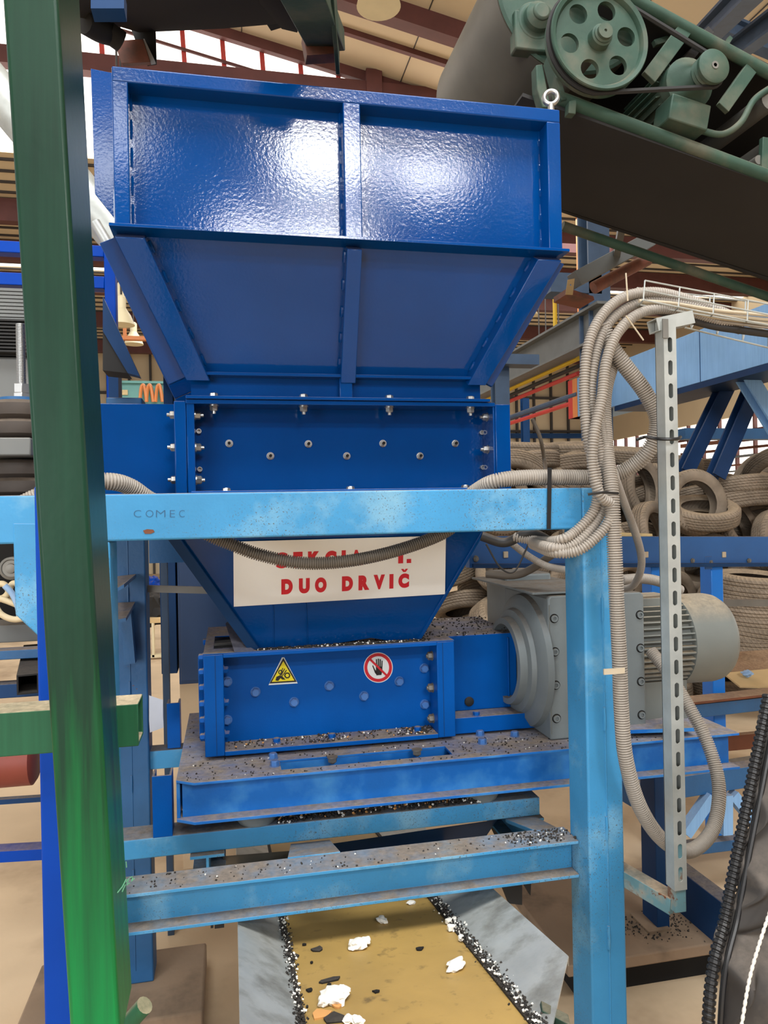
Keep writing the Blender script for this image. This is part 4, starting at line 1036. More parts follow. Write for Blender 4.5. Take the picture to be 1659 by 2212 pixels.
crumbs('tube_crumbs', 'heap of crumbs on the pale cross tube under the base', sp_, ['black_rubber'] * 4 + ['fabric_crumb'] * 3 + ['foam_white', 'tan_scrap'], 4)
sp_ = []
for i in range(1900):
    y = R.uniform(1.1, 2.3); left = R.random() < .4
    x = R.gauss(bx_0 - .008, .008) if left else R.gauss(bx_1 + .014, .01); sp_.append(((x, y, bz(y) + .006 + R.random() * .008), .006))
crumbs('belt_edge_crumbs', 'crumbs gathered along both edges of the mustard belt', sp_, ['black_rubber'] * 6 + ['fabric_crumb'] + ['foam_white'] * 2, 5)
sp_ = [((R.uniform(xl, PX0), R.uniform(1.965, 2.05), zi1), .005) for i in range(160)] + [((R.uniform(at(1100, 1820, 2).x, PX0), R.uniform(1.97, 2.05), zi1), .006) for i in range(160)]
crumbs('beam_crumbs', 'crumbs on the lower pale I-beam', sp_, ['fabric_crumb'] * 5 + ['black_rubber'] * 3 + ['foam_white'], 6)
sp_ = []
for i in range(260):
    q = onz(R.gauss(1420, 50), R.gauss(2000, 14), 0.15); sp_.append((q, .007))
for i in range(160):
    q = onz(R.uniform(1130, 1240), R.uniform(1850, 2080), 0.0); sp_.append((q, .008))
crumbs('floor_crumbs', 'dark crumbs around the navy post and on the floor', sp_, ['black_rubber'] * 5 + ['fabric_crumb'] * 3, 7)

# ------------------------------------------------------------------ corrugated conduits
def conduit(name, pts, r, label, m='conduit_grey', pitch=0.0074, cat='conduit', group=None, n=12, depth=.26):
    P = [at(x_, y_, Y_) for x_, y_, Y_ in pts]
    o = MB().tube(P, r, n, ribs=pitch, depth=depth, sub=14).build(name, m, None, ang=80)
    return tag(o, label, cat, group)


conduit('corrugated_hose', [(-90, 1150, 1.95), (-20, 1122, 1.95), (35, 1096, 1.95), (90, 1070, 1.95), (160, 1046, 1.95), (235, 1040, 1.96), (282, 1052, 2.0), (335, 1085, 2.04), (420, 1105, 2.06), (600, 1110, 2.07), (800, 1106, 2.07), (940, 1100, 2.06), (990, 1090, 2.04), (1030, 1060, 2.01), (1070, 1040, 1.95), (1130, 1032, 1.94), (1210, 1031, 1.94), (1290, 1030, 1.94), (1350, 1016, 1.92), (1400, 975, 1.88), (1420, 910, 1.86), (1395, 850, 1.86), (1350, 790, 1.86), (1318, 745, 1.86), (1300, 700, 1.86)],
        0.0225, 'thick pale corrugated hose running along the top of the pale blue beam', 'conduit_grey', 0.0068, 'hose')
conduit('corrugated_hose', [(330, 1085, 2.02), (395, 1122, 2.025), (450, 1155, 2.02), (500, 1176, 2.02), (560, 1198, 2.015), (650, 1216, 2.01), (750, 1212, 2.01), (854, 1190, 2.015), (955, 1153, 2.02), (1010, 1110, 2.025)],
        0.0178, 'dark corrugated hose sagging in front of the white banner', 'conduit_dark', 0.0062, 'hose')
G1 = 'grey corrugated conduits in the bundle beside the slotted post'
conduit('corrugated_conduit', [(1600, 690, 1.86), (1500, 652, 1.86), (1420, 632, 1.85), (1350, 641, 1.85), (1300, 682, 1.84), (1270, 750, 1.83), (1262, 850, 1.83), (1270, 950, 1.82), (1290, 1040, 1.82), (1284, 1100, 1.83), (1245, 1147, 1.84), (1205, 1168, 1.86), (1160, 1168, 2.03), (1110, 1160, 2.08)],
        0.0145, 'outermost grey conduit of the bundle, arching highest from the wire tray', group=G1)
conduit('corrugated_conduit', [(1600, 700, 1.86), (1490, 660, 1.86), (1400, 651, 1.86), (1340, 674, 1.86), (1300, 722, 1.85), (1280, 800, 1.84), (1277, 880, 1.84), (1292, 960, 1.84), (1304, 1040, 1.84), (1300, 1100, 1.84), (1264, 1157, 1.83), (1225, 1182, 1.84), (1185, 1182, 1.87), (1150, 1170, 2.05)],
        0.0145, 'second grey conduit of the bundle, inside the outermost arch', group=G1)
conduit('corrugated_conduit', [(1600, 712, 1.85), (1480, 672, 1.84), (1395, 672, 1.83), (1338, 714, 1.82), (1310, 780, 1.81), (1300, 860, 1.8), (1283, 940, 1.79), (1280, 1010, 1.79), (1296, 1070, 1.79), (1322, 1092, 1.8), (1310, 1135, 1.8), (1268, 1178, 1.81), (1232, 1194, 1.83), (1190, 1192, 1.87), (1150, 1176, 2.06)],
        0.0145, 'innermost grey conduit of the bundle, crossing in front of the others', group=G1)
conduit('corrugated_conduit', [(1420, 662, 1.88), (1352, 692, 1.88), (1320, 760, 1.87), (1300, 850, 1.85), (1302, 930, 1.84), (1322, 1010, 1.84), (1346, 1080, 1.9), (1372, 1150, 1.98), (1385, 1200, 2.05), (1383, 1235, 2.1), (1368, 1265, 2.18), (1348, 1272, 2.25)],
        0.0115, 'thin grey conduit leaving the bundle towards the gearbox top', pitch=0.005)
conduit('corrugated_conduit', [(1330, 760, 1.9), (1306, 850, 1.88), (1308, 950, 1.85), (1320, 1060, 1.81), (1326, 1150, 1.8), (1332, 1300, 1.8), (1338, 1420, 1.8), (1342, 1530, 1.8), (1352, 1640, 1.8), (1382, 1742, 1.82), (1432, 1815, 1.85), (1490, 1838, 1.88), (1540, 1790, 1.94), (1553, 1700, 2.0), (1530, 1610, 2.06), (1490, 1530, 2.12), (1440, 1450, 2.2), (1405, 1405, 2.26)],
        0.0205, 'long pale conduit down the pale blue post with a low U-bend behind the slotted post', pitch=0.0066)
conduit('corrugated_conduit', [(1342, 1253, 2.35), (1390, 1250, 2.4), (1430, 1258, 2.42), (1470, 1275, 2.45)], 0.019, 'short horizontal conduit above the motor', pitch=0.006)
conduit('corrugated_conduit', [(1100, 1170, 2.4), (1140, 1200, 2.35), (1180, 1222, 2.3), (1225, 1232, 2.2)], 0.012, 'short grey conduit above the gearbox behind the pale post', pitch=0.0052)


def cable(name, pts, r, label, m='cable_black', cat='cable', group=None, n=8):
    P = [at(*p) for p in pts]
    if name == 'tray_cable': P.append(P[-2].lerp(P[-1], 3.0))
    return tag(MB().tube(P, r, n, sub=10).build(name, m, None, ang=80), label, cat, group)


cable('black_cable', [(1040, 1158, 2.12), (1090, 1172, 2.1), (1140, 1152, 2.06), (1180, 1165, 2.06), (1205, 1190, 2.06), (1240, 1195, 2.05)], 0.0145, 'thick black cable under the right end of the beam')
cable('grey_cable', [(1050, 1240, 2.5), (1110, 1243, 2.45), (1150, 1228, 2.4), (1190, 1200, 2.3), (1225, 1180, 2.2)], 0.0135, 'dark grey cable curving over the gearbox', 'conduit_dark')
cable('thin_wire', [(1050, 1175, 2.2), (1080, 1225, 2.2), (1110, 1235, 2.2), (1135, 1190, 2.2), (1145, 1165, 2.2)], 0.003, 'thin black wire loop above the gearbox')
cable('grey_strap', [(1150, 905, 3.0), (1168, 950, 3.0), (1178, 1010, 3.0), (1184, 1062, 2.02)], 0.009, 'grey cable hanging behind the beam near the tyres', 'conduit_dark')
for i, (pts, lb) in enumerate(((((1196, 905, 1.915), (1190, 1030, 1.915)), ''),)): pass
# strap around the beam and hose
q0 = at(1190, 1012, 1.89); q1 = at(1185, 1142, 1.893)
tag(MB().prism([at(1184, 1010, 1.893), at(1192, 1010, 1.893), at(1190, 1143, 1.893), at(1182, 1143, 1.893)], (0, 0.004, 0)).build('cable_strap', 'strap_black'), 'black strap around the beam and thick hose', 'strap')
tag(MB().tube([at(1270, 1068, 1.77), at(1300, 1064, 1.755), at(1335, 1066, 1.77)], 0.0035, 6).build('cable_tie', 'strap_black'), 'black cable tie around the conduit bundle above the beam', 'cable tie', 'cable ties')
tag(MB().tube([at(1375, 950, 1.83), at(1395, 944, 1.82), at(1424, 948, 1.735), at(1462, 948, 1.72), at(1470, 944, 1.74)], 0.0045, 6).build('cable_tie', 'strap_black'), 'black cable tie holding the hose to the slotted post', 'cable tie', 'cable ties')
cl_ = MB().box((at(1303, 1455, 1.78).x, 1.775, at(1303, 1457, 1.78).z), (at(1348, 1455, 1.78).x, 1.78, at(1303, 1445, 1.78).z)); tag(cl_.build('pipe_clip', 'cable_cream'), 'pale plastic clip holding the long conduit to the post', 'clip')
# coil of black wire on the motor shelf
tag(MB().tube([at(1375 + 26 * cos(k * .9) + R.uniform(-4, 4) + 18, 1572 + 8 * sin(k * .9) + R.uniform(-5, 5), 2.38 + 0.01 * sin(k)) for k in range(22)], 0.0028, 6, sub=6).build('wire_coil', 'cable_black'), 'tangle of black wire on the blue base under the motor', 'wire')

# ------------------------------------------------------------------ slotted post and wire tray
from mathutils.geometry import delaunay_2d_cdt


def holed_plate(outer, holes, tr, vec):
    """flat plate with holes: outer and holes are 2D loops, tr maps (a,b) to 3D, vec is the thickness"""
    vs = [V((x_, y_)) for x_, y_ in outer]; ed = []; n = len(outer)
    ed += [(i, (i + 1) % n) for i in range(n)]
    for h in holes:
        o = len(vs); vs += [V((x_, y_)) for x_, y_ in h]; ed += [(o + i, o + (i + 1) % len(h)) for i in range(len(h))]
    cv_, ce, cf, _, _, _ = delaunay_2d_cdt(vs, ed, [], 1, 1e-7)

    def inside(p, poly):
        c = False; j = len(poly) - 1
        for i in range(len(poly)):
            if (poly[i][1] > p.y) != (poly[j][1] > p.y) and p.x < (poly[j][0] - poly[i][0]) * (p.y - poly[i][1]) / (poly[j][1] - poly[i][1]) + poly[i][0]: c = not c
            j = i
        return c
    keep = [f for f in cf if not any(inside(sum((cv_[i] for i in f), V((0, 0))) / len(f), h) for h in holes)]
    top = [tr(v.x, v.y) for v in cv_]; m_ = len(top); mb = MB()
    vec = V(vec); fs = [tuple(f) for f in keep] + [tuple(i + m_ for i in reversed(f)) for f in keep]
    cnt = {}
    for f in keep:
        for i in range(len(f)):
            e = (f[i], f[(i + 1) % len(f)]); cnt[e] = 1
    for (a, b) in list(cnt):
        if (b, a) not in cnt: fs.append((b, a, a + m_, b + m_))
    return mb.add(top + [t + vec for t in top], fs)


spst = thing('slotted_post', 'galvanised slotted steel channel post right of the pale blue post', 'post', at(1460, 1970, 1.75), kind='thing')
YS = 1.74
sx_0, sx_1 = at(1445, 1300, YS).x, at(1472, 1300, YS).x
sz_1, sz_0 = at(1450, 690, YS).z, at(1460, 1925, YS).z
holes = []; zc_ = at(1460, 745, YS).z; wh, hh = 0.0064, 0.0195
while zc_ - 0.03 > sz_0:
    h = []
    for k in range(9): a = pi * k / 8; h.append((wh * cos(a), hh - wh + wh * sin(a)))
    for k in range(9): a = pi + pi * k / 8; h.append((wh * cos(a), -hh + wh + wh * sin(a)))
    holes.append([(x_ + (sx_1 - sx_0) * .5, y_ + zc_) for x_, y_ in h]); zc_ -= 0.0602
w_ = sx_1 - sx_0
holed_plate([(0, sz_0), (w_, sz_0), (w_, sz_1), (0, sz_1)], holes, lambda a, b: V((sx_0 + a, YS, b)), (0, 0.0025, 0)).build('slotted_face', 'galvanised', spst)
cs = MB().box((sx_0, YS + .0025, sz_0), (sx_0 + .0025, YS + 0.04, sz_1)).box((sx_1 - .0025, YS + .0025, sz_0), (sx_1, YS + .04, sz_1)).box((sx_0, YS + .038, sz_0), (sx_1, YS + .0405, sz_1))
cs.build('channel_side', 'galvanised', spst)
MB().box((sx_0 + .002, YS + .003, sz_0 - 0.06), (sx_1 - .001, YS + .037, sz_0 + .12)).build('foot_tube', 'worn_teal', spst, bev=0.002)
ar = at(1350, 1878, 2.0)
za_ = at(1455, 1955, YS + .03).z
MB().bar((PX1 - 0.005, 1.97, at(1352, 1868, 1.97).z), (sx_0 + .02, YS + .03, za_), 0.045, 0.045).build('arm', 'worn_teal', spst, bev=0.002)
MB().hollow((PX1, 1.95, at(1360, 1898, 1.93).z), (PX1 + .035, 1.95, at(1360, 1898, 1.93).z), 0.03, 0.03, .003).build('stub_tube', 'worn_teal', spst)
# head bracket
hz = sz_1
hb = MB().hollow((sx_0 - .012, YS + .03, hz - .012), (at(1503, 690, YS).x, YS + .03, hz + .012), 0.045, 0.034, .003)
hb.build('head_bracket', 'galvanised', spst)
MB().box((sx_0 - .004, YS - .004, hz - .05), (sx_0 + .012, YS, hz + .0)).build('bracket_plate', 'dull_steel', spst)

tr_ = thing('wire_tray', 'zinc wire basket cable tray on top of the slotted post', 'cable tray', at(1500, 690, 1.8))
F0, F1 = (1393, 606, 1.76), (1760, 676, 1.72)
ft0, ft1 = at(*F0), at(*F1); fb0, fb1 = at(1390, 648, 1.76), at(1760, 722, 1.72)
rb0, rb1 = at(1372, 668, 1.9), at(1760, 716, 1.88); rt0, rt1 = at(1376, 622, 1.9), at(1760, 668, 1.88)
ft1, fb1, rb1, rt1 = (a.lerp(b, 2.2) for a, b in ((ft0, ft1), (fb0, fb1), (rb0, rb1), (rt0, rt1)))
wires = MB()
for a, b in ((ft0, ft1), (fb0, fb1), (rb0, rb1), (rt0, rt1), (fb0.lerp(rb0, .5), fb1.lerp(rb1, .5)), (ft0.lerp(fb0, .5), ft1.lerp(fb1, .5))): wires.tube([a, b], 0.0022, 6, straight=True)
wires.build('long_wire', 'galvanised', tr_)
for k in range(12):
    t = k * 0.0909; w = MB().tube([ft0.lerp(ft1, t), fb0.lerp(fb1, t), rb0.lerp(rb1, t), rt0.lerp(rt1, t)], 0.0022, 6, straight=True)
    w.build('cross_wire', 'galvanised', tr_)
t2 = thing('lower_wire_tray', 'lower zinc wire tray sloping away right of the slotted post', 'cable tray', at(1560, 730, 1.95))
g0_, g1_ = at(1480, 708, 1.95), at(1760, 775, 1.9); h0_, h1_ = at(1490, 690, 2.1), at(1760, 745, 2.05)
g1_, h1_ = g0_.lerp(g1_, 2.2), h0_.lerp(h1_, 2.2)
MB().tube([g0_, g1_], .0025, 6, straight=True).tube([h0_, h1_], .0025, 6, straight=True).tube([g0_ + UP * .05, g1_ + UP * .05], .0025, 6, straight=True).build('long_wire', 'galvanised', t2)
for k in range(11):
    t = k * .09 + .02; MB().tube([g0_.lerp(g1_, t) + UP * .05, g0_.lerp(g1_, t), h0_.lerp(h1_, t)], .0022, 6, straight=True).build('cross_wire', 'galvanised', t2)
for i, (dy, dd, m_, lb) in enumerate(((0, 0, 'cable_cream', 'topmost cream cable in the wire tray'), (8, .02, 'cable_cream', 'second cream cable in the wire tray'), (15, .04, 'cable_cream', 'cream cable at the front of the wire tray'), (22, .07, 'conduit_grey', 'grey cable low in the wire tray'), (34, .1, 'cable_black', 'dark sagging cable under the wire tray'))):
    cable('tray_cable', [(1380 + i * 8, 650 + dy * .6, 1.83 + dd * .3), (1450, 655 + dy * .7, 1.82 + dd * .3), (1530, 668 + dy, 1.82 + dd * .3), (1600, 676 + dy * 1.1, 1.81 + dd * .3), (1760, 690 + dy * 1.3, 1.8 + dd * .3)], 0.0052 if i < 4 else .011, lb, m_, group='cables in the wire tray')
for (px, y0_, y1_, px2, lb) in ((1352, 590, 650, 1356, 'white cable tie end standing above the conduit arch'), (1352, 682, 735, 1390, 'white cable tie end pointing down from the conduit arch')):
    tag(MB().tube([at(px, y0_, 1.8), at((px + px2) / 2, (y0_ + y1_) / 2, 1.8), at(px2, y1_, 1.8)], .0022, 6).build('cable_tie_end', 'cable_cream'), lb, 'cable tie', 'cable ties')

# ------------------------------------------------------------------ big bag at the right edge
bb = thing('bulk_bag', 'black woven bulk bag with ribbed seam and white stitching at right edge', 'bag', (0.95, 1.3, 0))
L0, L1 = at(1662, 1500, 1.45), at(1532, 2230, 1.3)
L2 = V((L1.x - .03, L1.y - .02, 0.05))
ptsL = [L0, L0.lerp(L1, .33) + V((-.004, 0, 0)), L0.lerp(L1, .66) + V((-.008, 0, 0)), L1, L2]
sil = smooth(ptsL, 10); ring = []; vs = []; fs = []; nu = 44
for i, p in enumerate(sil):
    for k in range(nu + 1):
        t = k / nu
        a = t * pi * 0.62
        x = p.x + 0.75 * (1 - cos(a)) * 0.55 + t * .25; y = p.y - 0.14 * sin(a) + 0.02 * t
        nz = noise.noise(V((t * 4 + i * .09, i * .2, 2.0))) * .07 + noise.noise(V((t * 11 + i * .25, i * .3, 5.0))) * .03
        vs.append(V((x + nz * .5, y - nz * (1 if t > .03 else 0), p.z)))
for i in range(len(sil) - 1):
    for k in range(nu): j = i * (nu + 1) + k; fs.append((j, j + 1, j + nu + 2, j + nu + 1))
o = MB().add(vs, fs).build('bag_wall', 'bag_black', bb, ang=80)
md = o.modifiers.new('cloth', 'SOLIDIFY'); md.thickness = 0.004; md.offset = 1
md = o.modifiers.new('sub', 'SUBSURF'); md.levels = 1; md.render_levels = 2
MB().tube([p + V((-.006, -.004, 0)) for p in sil], 0.0125, 10, ribs=.012, depth=.22).build('edge_seam', 'strap_black', bb)
MB().tube([p + V((.014, -.014, 0)) for p in sil], 0.006, 8).build('seam_tape', 'strap_black', bb)
ws = [at(1668, 1955, 1.28), at(1640, 2040, 1.25), at(1618, 2120, 1.225), at(1598, 2240, 1.2)]
MB().tube([w + V((0, -.0, 0)) for w in ws], 0.0035, 8, ribs=.012, depth=.3).build('white_stitch', 'thread_white', bb)

# faint letters scratched into the beam, and a rust patch
for s_, x_0, x_1 in (('C', 289, 305), ('O', 315, 331), ('M', 337, 357), ('E', 367, 378), ('C', 387, 399)):
    vs, fs = text_mesh(s_, -0.02); xa_ = min(v.x for v in vs); xb_ = max(v.x for v in vs); ya_ = min(v.y for v in vs); yb_ = max(v.y for v in vs)
    P4 = [at(x_0 + (v.x - xa_) / (xb_ - xa_) * (x_1 - x_0), 1117 - (v.y - ya_) / (yb_ - ya_) * 15, 1.8992) for v in vs]
    MB().add(P4, fs).build('scratched_letter', 'scratch_blue', fr)
MB().prism([at(x_, y_, 1.8994) for x_, y_ in ((309, 1146), (318, 1143), (331, 1144), (334, 1149), (326, 1153), (313, 1153))], (0, -.0004, 0)).build('rust_patch', 'rust_brown', fr)

# ------------------------------------------------------------------ incline conveyor above right
ic = thing('incline_conveyor', 'dusty green incline belt conveyor with spoked pulley above the hopper', 'conveyor', at(1400, 300, 2.4))
A0, A1 = at(1205, 212, 2.2), at(1720, 404, 2.2); dd = (A1 - A0).normalized(); A1 = A1 + dd * 1.2
nn = V((-dd.z, 0, dd.x)); nn = nn if nn.z > 0 else -nn
MB().tube([A0, A1], 0.022, 16, straight=True).build('side_tube', 'machine_green', ic)
uh = 0.33
B0_, B1_ = at(1350, -10, 2.2), at(1720, 190, 2.2); B1_ = B1_ + (B1_ - B0_).normalized() * 1.2
MB().tube([B0_, B1_], 0.02, 16, straight=True).build('side_tube', 'machine_green', ic)
MB().bar(A0 + V((-.12, .29, .0)) + nn * .0, A1 + V((0, .29, .0)), 0.58, 0.012, nn).build('return_belt', 'belt_black', ic)
MB().bar(B0_ + V((-.15, .32, .08)), B1_ + V((0, .32, .08)), 0.6, 0.014, nn).build('carrying_belt', 'belt_black', ic)
MB().bar(A0 + V((-.05, .6, .2)), A1 + V((0, .6, .2)), 0.02, 0.42, nn).build('dark_backing', 'belt_black', ic)  # black sheet added to make the inside of the conveyor dark
C0_, C1_ = at(1215, 488, 2.85), at(1720, 662, 2.85); C1_ = C1_ + (C1_ - C0_).normalized() * 1.2
MB().tube([C0_, C1_], 0.02, 14, straight=True).build('lower_tube', 'machine_green', ic)
dc = at(1238, -14, 2.35); dr = 0.283
MB().lathe(dc, (0, 1, 0), [(dr * .9, -.0), (dr, 0.0), (dr, 0.72), (dr * .9, 0.72)], 72).build('drum', 'drum_rubber', ic)
MB().lathe(dc + V((0, -.004, 0)), (0, 1, 0), [(dr * 1.0, -.004), (dr * .965, -.01), (dr * .945, 0.03), (0, 0.03)], 72).build('drum_end', 'machine_green', ic)
bc = at(1163, 36, 2.3)
MB().lathe(bc + V((0, .05, 0)), (0, -1, 0), [(.07, 0), (.066, .03), (.05, .035), (.046, .06), (.03, .075), (.028, .085), (0, .085)], 28).box(bc + V((-.075, .02, -.1)), bc + V((.05, .07, .03))).build('bearing', 'machine_green', ic, bev=0.006)
pc = at(1297, 80, 2.1); pr = 0.163
pu = thing('drive_pulley', 'large green pulley wheel with six round holes on the incline conveyor', 'pulley', pc)
web = []
for k in range(6):
    a = radians(12 + 60 * k); cxk, cyk = .098 * cos(a), .098 * sin(a)
    web.append([(cxk + .0305 * cos(2 * pi * j / 24), cyk + .0305 * sin(2 * pi * j / 24)) for j in range(24)])
holed_plate([(.142 * cos(2 * pi * j / 64), .142 * sin(2 * pi * j / 64)) for j in range(64)], web, lambda a, b: V((pc.x + a, pc.y + .014, pc.z + b)), (0, .016, 0)).build('web', 'machine_green', pu)
MB().lathe(pc, (0, 1, 0), [(.141, .05), (.141, .012), (.148, .0), (pr - .003, -.004), (pr, 0), (pr, .006), (pr - .014, .014), (pr, .022), (pr - .014, .032), (pr, .042), (pr, .05)], 72, True).build('rim', 'machine_green', pu)
MB().lathe(pc, (0, -1, 0), [(.037, -.03), (.034, .012), (.029, .016), (.029, .02), (.024, .024), (.0235, .034), (.0045, .034), (.004, .028), (0, .028)], 32).build('hub', 'machine_green', pu)
MB().cyl(pc + V((0, .03, 0)), pc + V((0, .5, 0)), .03, 20).build('shaft', 'dull_steel', pu)
sp2 = at(1543, 142, 2.08); sr = .054
cmt = thing('conveyor_motor', 'dusty green motor with small pulley on the incline conveyor', 'motor', sp2)
MB().lathe(sp2, (0, 1, 0), [(sr - .006, -.004), (sr, 0), (sr, .012), (sr - .008, .02), (sr - .002, .028), (sr - .008, .036), (sr - .002, .044), (sr - .01, .05)], 40).build('small_pulley', 'machine_green', cmt)
MB().lathe(sp2, (0, -1, 0), [(.012, .004), (.012, .006), (.006, .006), (.006, .003), (0, .003)], 20).build('pulley_bolt', 'dull_steel', cmt)
MB().lathe(sp2 + V((-.02, .05, .0)), (0, 1, 0), [(.03, 0), (.062, .03), (.085, .05), (.085, .09), (.078, .095), (.078, .34), (.06, .38)], 32).build('motor_body', 'machine_green', cmt)
fn_ = MB(); mc = sp2 + V((-.02, .15, 0))
for k in range(22):
    a = 2 * pi * k / 22; d3 = V((cos(a), 0, sin(a))); fn_.bar(mc + d3 * .087, mc + d3 * .087 + V((0, .22, 0)), .004, .02, d3)
fn_.build('cooling_fins', 'machine_green', cmt)
jb = MB().bar(at(1430, 245, 2.2), at(1512, 272, 2.2), 0.1, 0.085, (0.3, 0, 1)); jb.build('terminal_box', 'machine_green', cmt, bev=0.004)
MB().bar(at(1385, 245, 2.42), at(1480, 120, 2.42), 0.3, 0.03, (-.5, 0, 1)).build('motor_plate', 'belt_black', cmt)
# v-belt
vb = MB(); loop = []
for k in range(20): a = radians(75 + 190 * k / 19); loop.append(pc + V((pr * cos(a), .022, pr * sin(a))))
for k in range(10): a = radians(-95 + 165 * k / 9); loop.append(sp2 + V((sr * .95 * cos(a), .03, sr * .95 * sin(a))))
vb.tube(loop + [loop[0]], .0085, 6, straight=True); tag(vb.build('drive_belt', 'black_rubber', None, ang=20), 'black drive belt looped around the large and small conveyor pulleys', 'belt')
# brackets, rollers, braces of the conveyor
MB().prism([at(1158, 140, 2.15), at(1172, 138, 2.15), at(1190, 232, 2.15), at(1172, 232, 2.15), at(1160, 190, 2.15)], (0, .04, 0)).build('bracket', 'machine_green', ic, bev=.003)
MB().bar(at(1185, 128, 2.25), at(1212, 228, 2.2), .05, .02, (1, 0, 0)).build('bracket', 'machine_green', ic, bev=.003)
MB().prism([at(1230, 218, 2.15), at(1246, 214, 2.15), at(1244, 246, 2.15), at(1228, 244, 2.15)], (0, .03, 0)).build('tension_lug', 'machine_green', ic, bev=.002)
for (p, q, w) in (((1480, 62, 2.2), (1400, 170, 2.2), .05), ((1412, 95, 2.3), (1452, 82, 2.3), .02), ((1620, 150, 2.2), (1560, 235, 2.2), .045), ((1655, 300, 2.2), (1652, 380, 2.2), .04)):
    MB().bar(at(*p), at(*q), w, .02, (0, 1, 0)).build('cross_brace', 'machine_green', ic, bev=.002)
for (p, r_) in (((1665, 215, 2.2), .035), ((1690, 300, 2.2), .03), ((1640, 345, 2.2), .016)):
    c3 = at(*p); MB().cyl(c3, c3 + V((0, .55, 0)), r_, 20).build('roller', 'dull_steel', ic)
MB().bar(at(1566, 100, 2.2), at(1577, 82, 2.2), .014, .014).build('eye_bolt', 'machine_green', ic)
cable('motor_cable', [(1512, 282, 2.19), (1560, 290, 2.18), (1600, 265, 2.18), (1630, 215, 2.19), (1680, 180, 2.2)], .011, 'green sheathed cable curving from the conveyor motor', 'machine_green')

# ------------------------------------------------------------------ conveyor end above the hopper, top left
uc = thing('overhead_conveyor', 'black rubber belt conveyor end hanging over the left of the hopper', 'conveyor', at(430, 20, 2.2))
P_ = [at(120, 30, 2.1), at(215, 45, 2.25), at(300, 70, 2.4), at(350, 68, 2.45), at(480, 62, 2.45), at(608, 51, 2.45), at(560, -30, 2.15), at(480, -90, 1.9), at(120, -90, 1.9)]
MB().prism(P_, (0, 0.02, 0.05)).build('belt_underside', 'belt_black', uc)
MB().prism([at(283, 60, 2.42), at(336, 66, 2.42), at(338, 135, 2.42), at(318, 138, 2.42), at(296, 95, 2.42)], (0, .012, 0)).build('rubber_flap', 'black_rubber', uc)
MB().tube([at(180, 48, 2.2), at(212, 66, 2.25), at(240, 75, 2.3)], .03, 12).cyl(at(235, 70, 2.28), at(262, 90, 2.3), .03, 14).build('idler', 'black_rubber', uc)
MB().prism([at(246, 88, 2.38), at(309, 84, 2.38), at(325, 134, 2.38), at(262, 137, 2.38)], (0, .05, 0.02)).build('end_bracket', 'primer_red', uc, bev=.002)
MB().prism([at(309, 84, 2.38), at(312, 84, 2.34), at(336, 134, 2.34), at(326, 136, 2.38)], (0, .01, 0)).build('bracket_lip', 'dull_steel', uc)
r0, r1 = at(628, -85, 1.65), at(706, 88, 2.25)
MB().bar(r0, r1, .11, .06).build('side_rail', 'machine_green', uc, bev=.003)
MB().bar(at(715, -60, 1.9), at(729, 112, 2.22), .012, .14).build('rail_flange', 'machine_green', uc, bev=.002)
MB().prism([at(654, 70, 2.2), at(724, 64, 2.2), at(731, 115, 2.2), at(663, 119, 2.2)], (0, .05, 0)).build('end_bracket', 'primer_red', uc, bev=.002)
MB().prism([at(520, -60, 2.1), at(640, -60, 2.1), at(652, 30, 2.3), at(646, 58, 2.32), at(612, 50, 2.35)], (0, .06, .02)).build('rail_infill', 'belt_black', uc)
MB().bar(at(560, -10, 2.5), at(600, 52, 2.6), .05, .04).build('idler_bracket', 'black_rubber', uc)
MB().prism([at(196, -20, 1.85), at(268, -20, 1.85), at(268, 18, 1.85), at(196, 18, 1.85)], (0, .05, 0)).build('motor_box', 'dark_blue', uc)
# silver inclined duct behind the green post
dt = MB(); p, q = at(-120, 60, 3.3), at(262, 520, 3.3)
tag(MB().tube([p, q], .085, 24, straight=True).build('silver_duct', 'galvanised'), 'shiny inclined zinc duct behind the leaning green post', 'duct')
tag(MB().tube([at(205, 480, 3.0), at(262, 575, 3.0)], .02, 16, straight=True).build('zinc_pipe', 'sheet_zinc'), 'thin shiny pipe below the inclined zinc duct', 'pipe')

# ------------------------------------------------------------------ left background machinery
rb = thing('blue_gantry', 'royal blue tube gantry behind the leaning green post', 'frame', at(235, 870, 3.2), kind='thing')
xa_, xb_ = at(226, 650, 3.2).x, at(250, 650, 3.2).x
MB().box((xa_, 3.2, at(235, 880, 3.2).z), (xb_, 3.26, at(235, 520, 3.2).z)).build('upright', 'royal_blue', rb, bev=.004)
for (y0_, y1_) in ((520, 545), (588, 615)):
    MB().box((at(-100, 530, 3.2).x, 3.2, at(20, y1_, 3.2).z), (xa_, 3.26, at(20, y0_, 3.2).z)).build('cross_bar', 'royal_blue', rb, bev=.003)
se = thing('separator_unit', 'dark ribbed separator housing at the left edge behind the green post', 'machine', at(20, 860, 2.9))
x1_ = at(150, 700, 2.9).x; x0_ = at(-150, 700, 2.9).x
def yz(py, Y=2.9): return at(20, py, Y).z
rbm = MB()
for k in range(9): rbm.box((x0_, 2.9 + .002, yz(622 + k * 8 + 6)), (x1_, 2.96, yz(622 + k * 8)))
rbm.build('ribbed_cover', 'grey_plate', se)
fb = MB()
for k in range(10): fb.box((x0_, 2.88, yz(692 + k * 7.4 + 4)), (x1_, 3.3, yz(692 + k * 7.4)))
fb.box((x0_, 2.93, yz(765)), (x1_, 3.3, yz(690)))
fb.build('rubber_slats', 'black_rubber', se)
MB().box((x0_, 2.92, yz(870)), (at(70, 800, 2.9).x, 3.3, yz(768))).build('grey_housing', 'grey_plate', se, bev=.01)
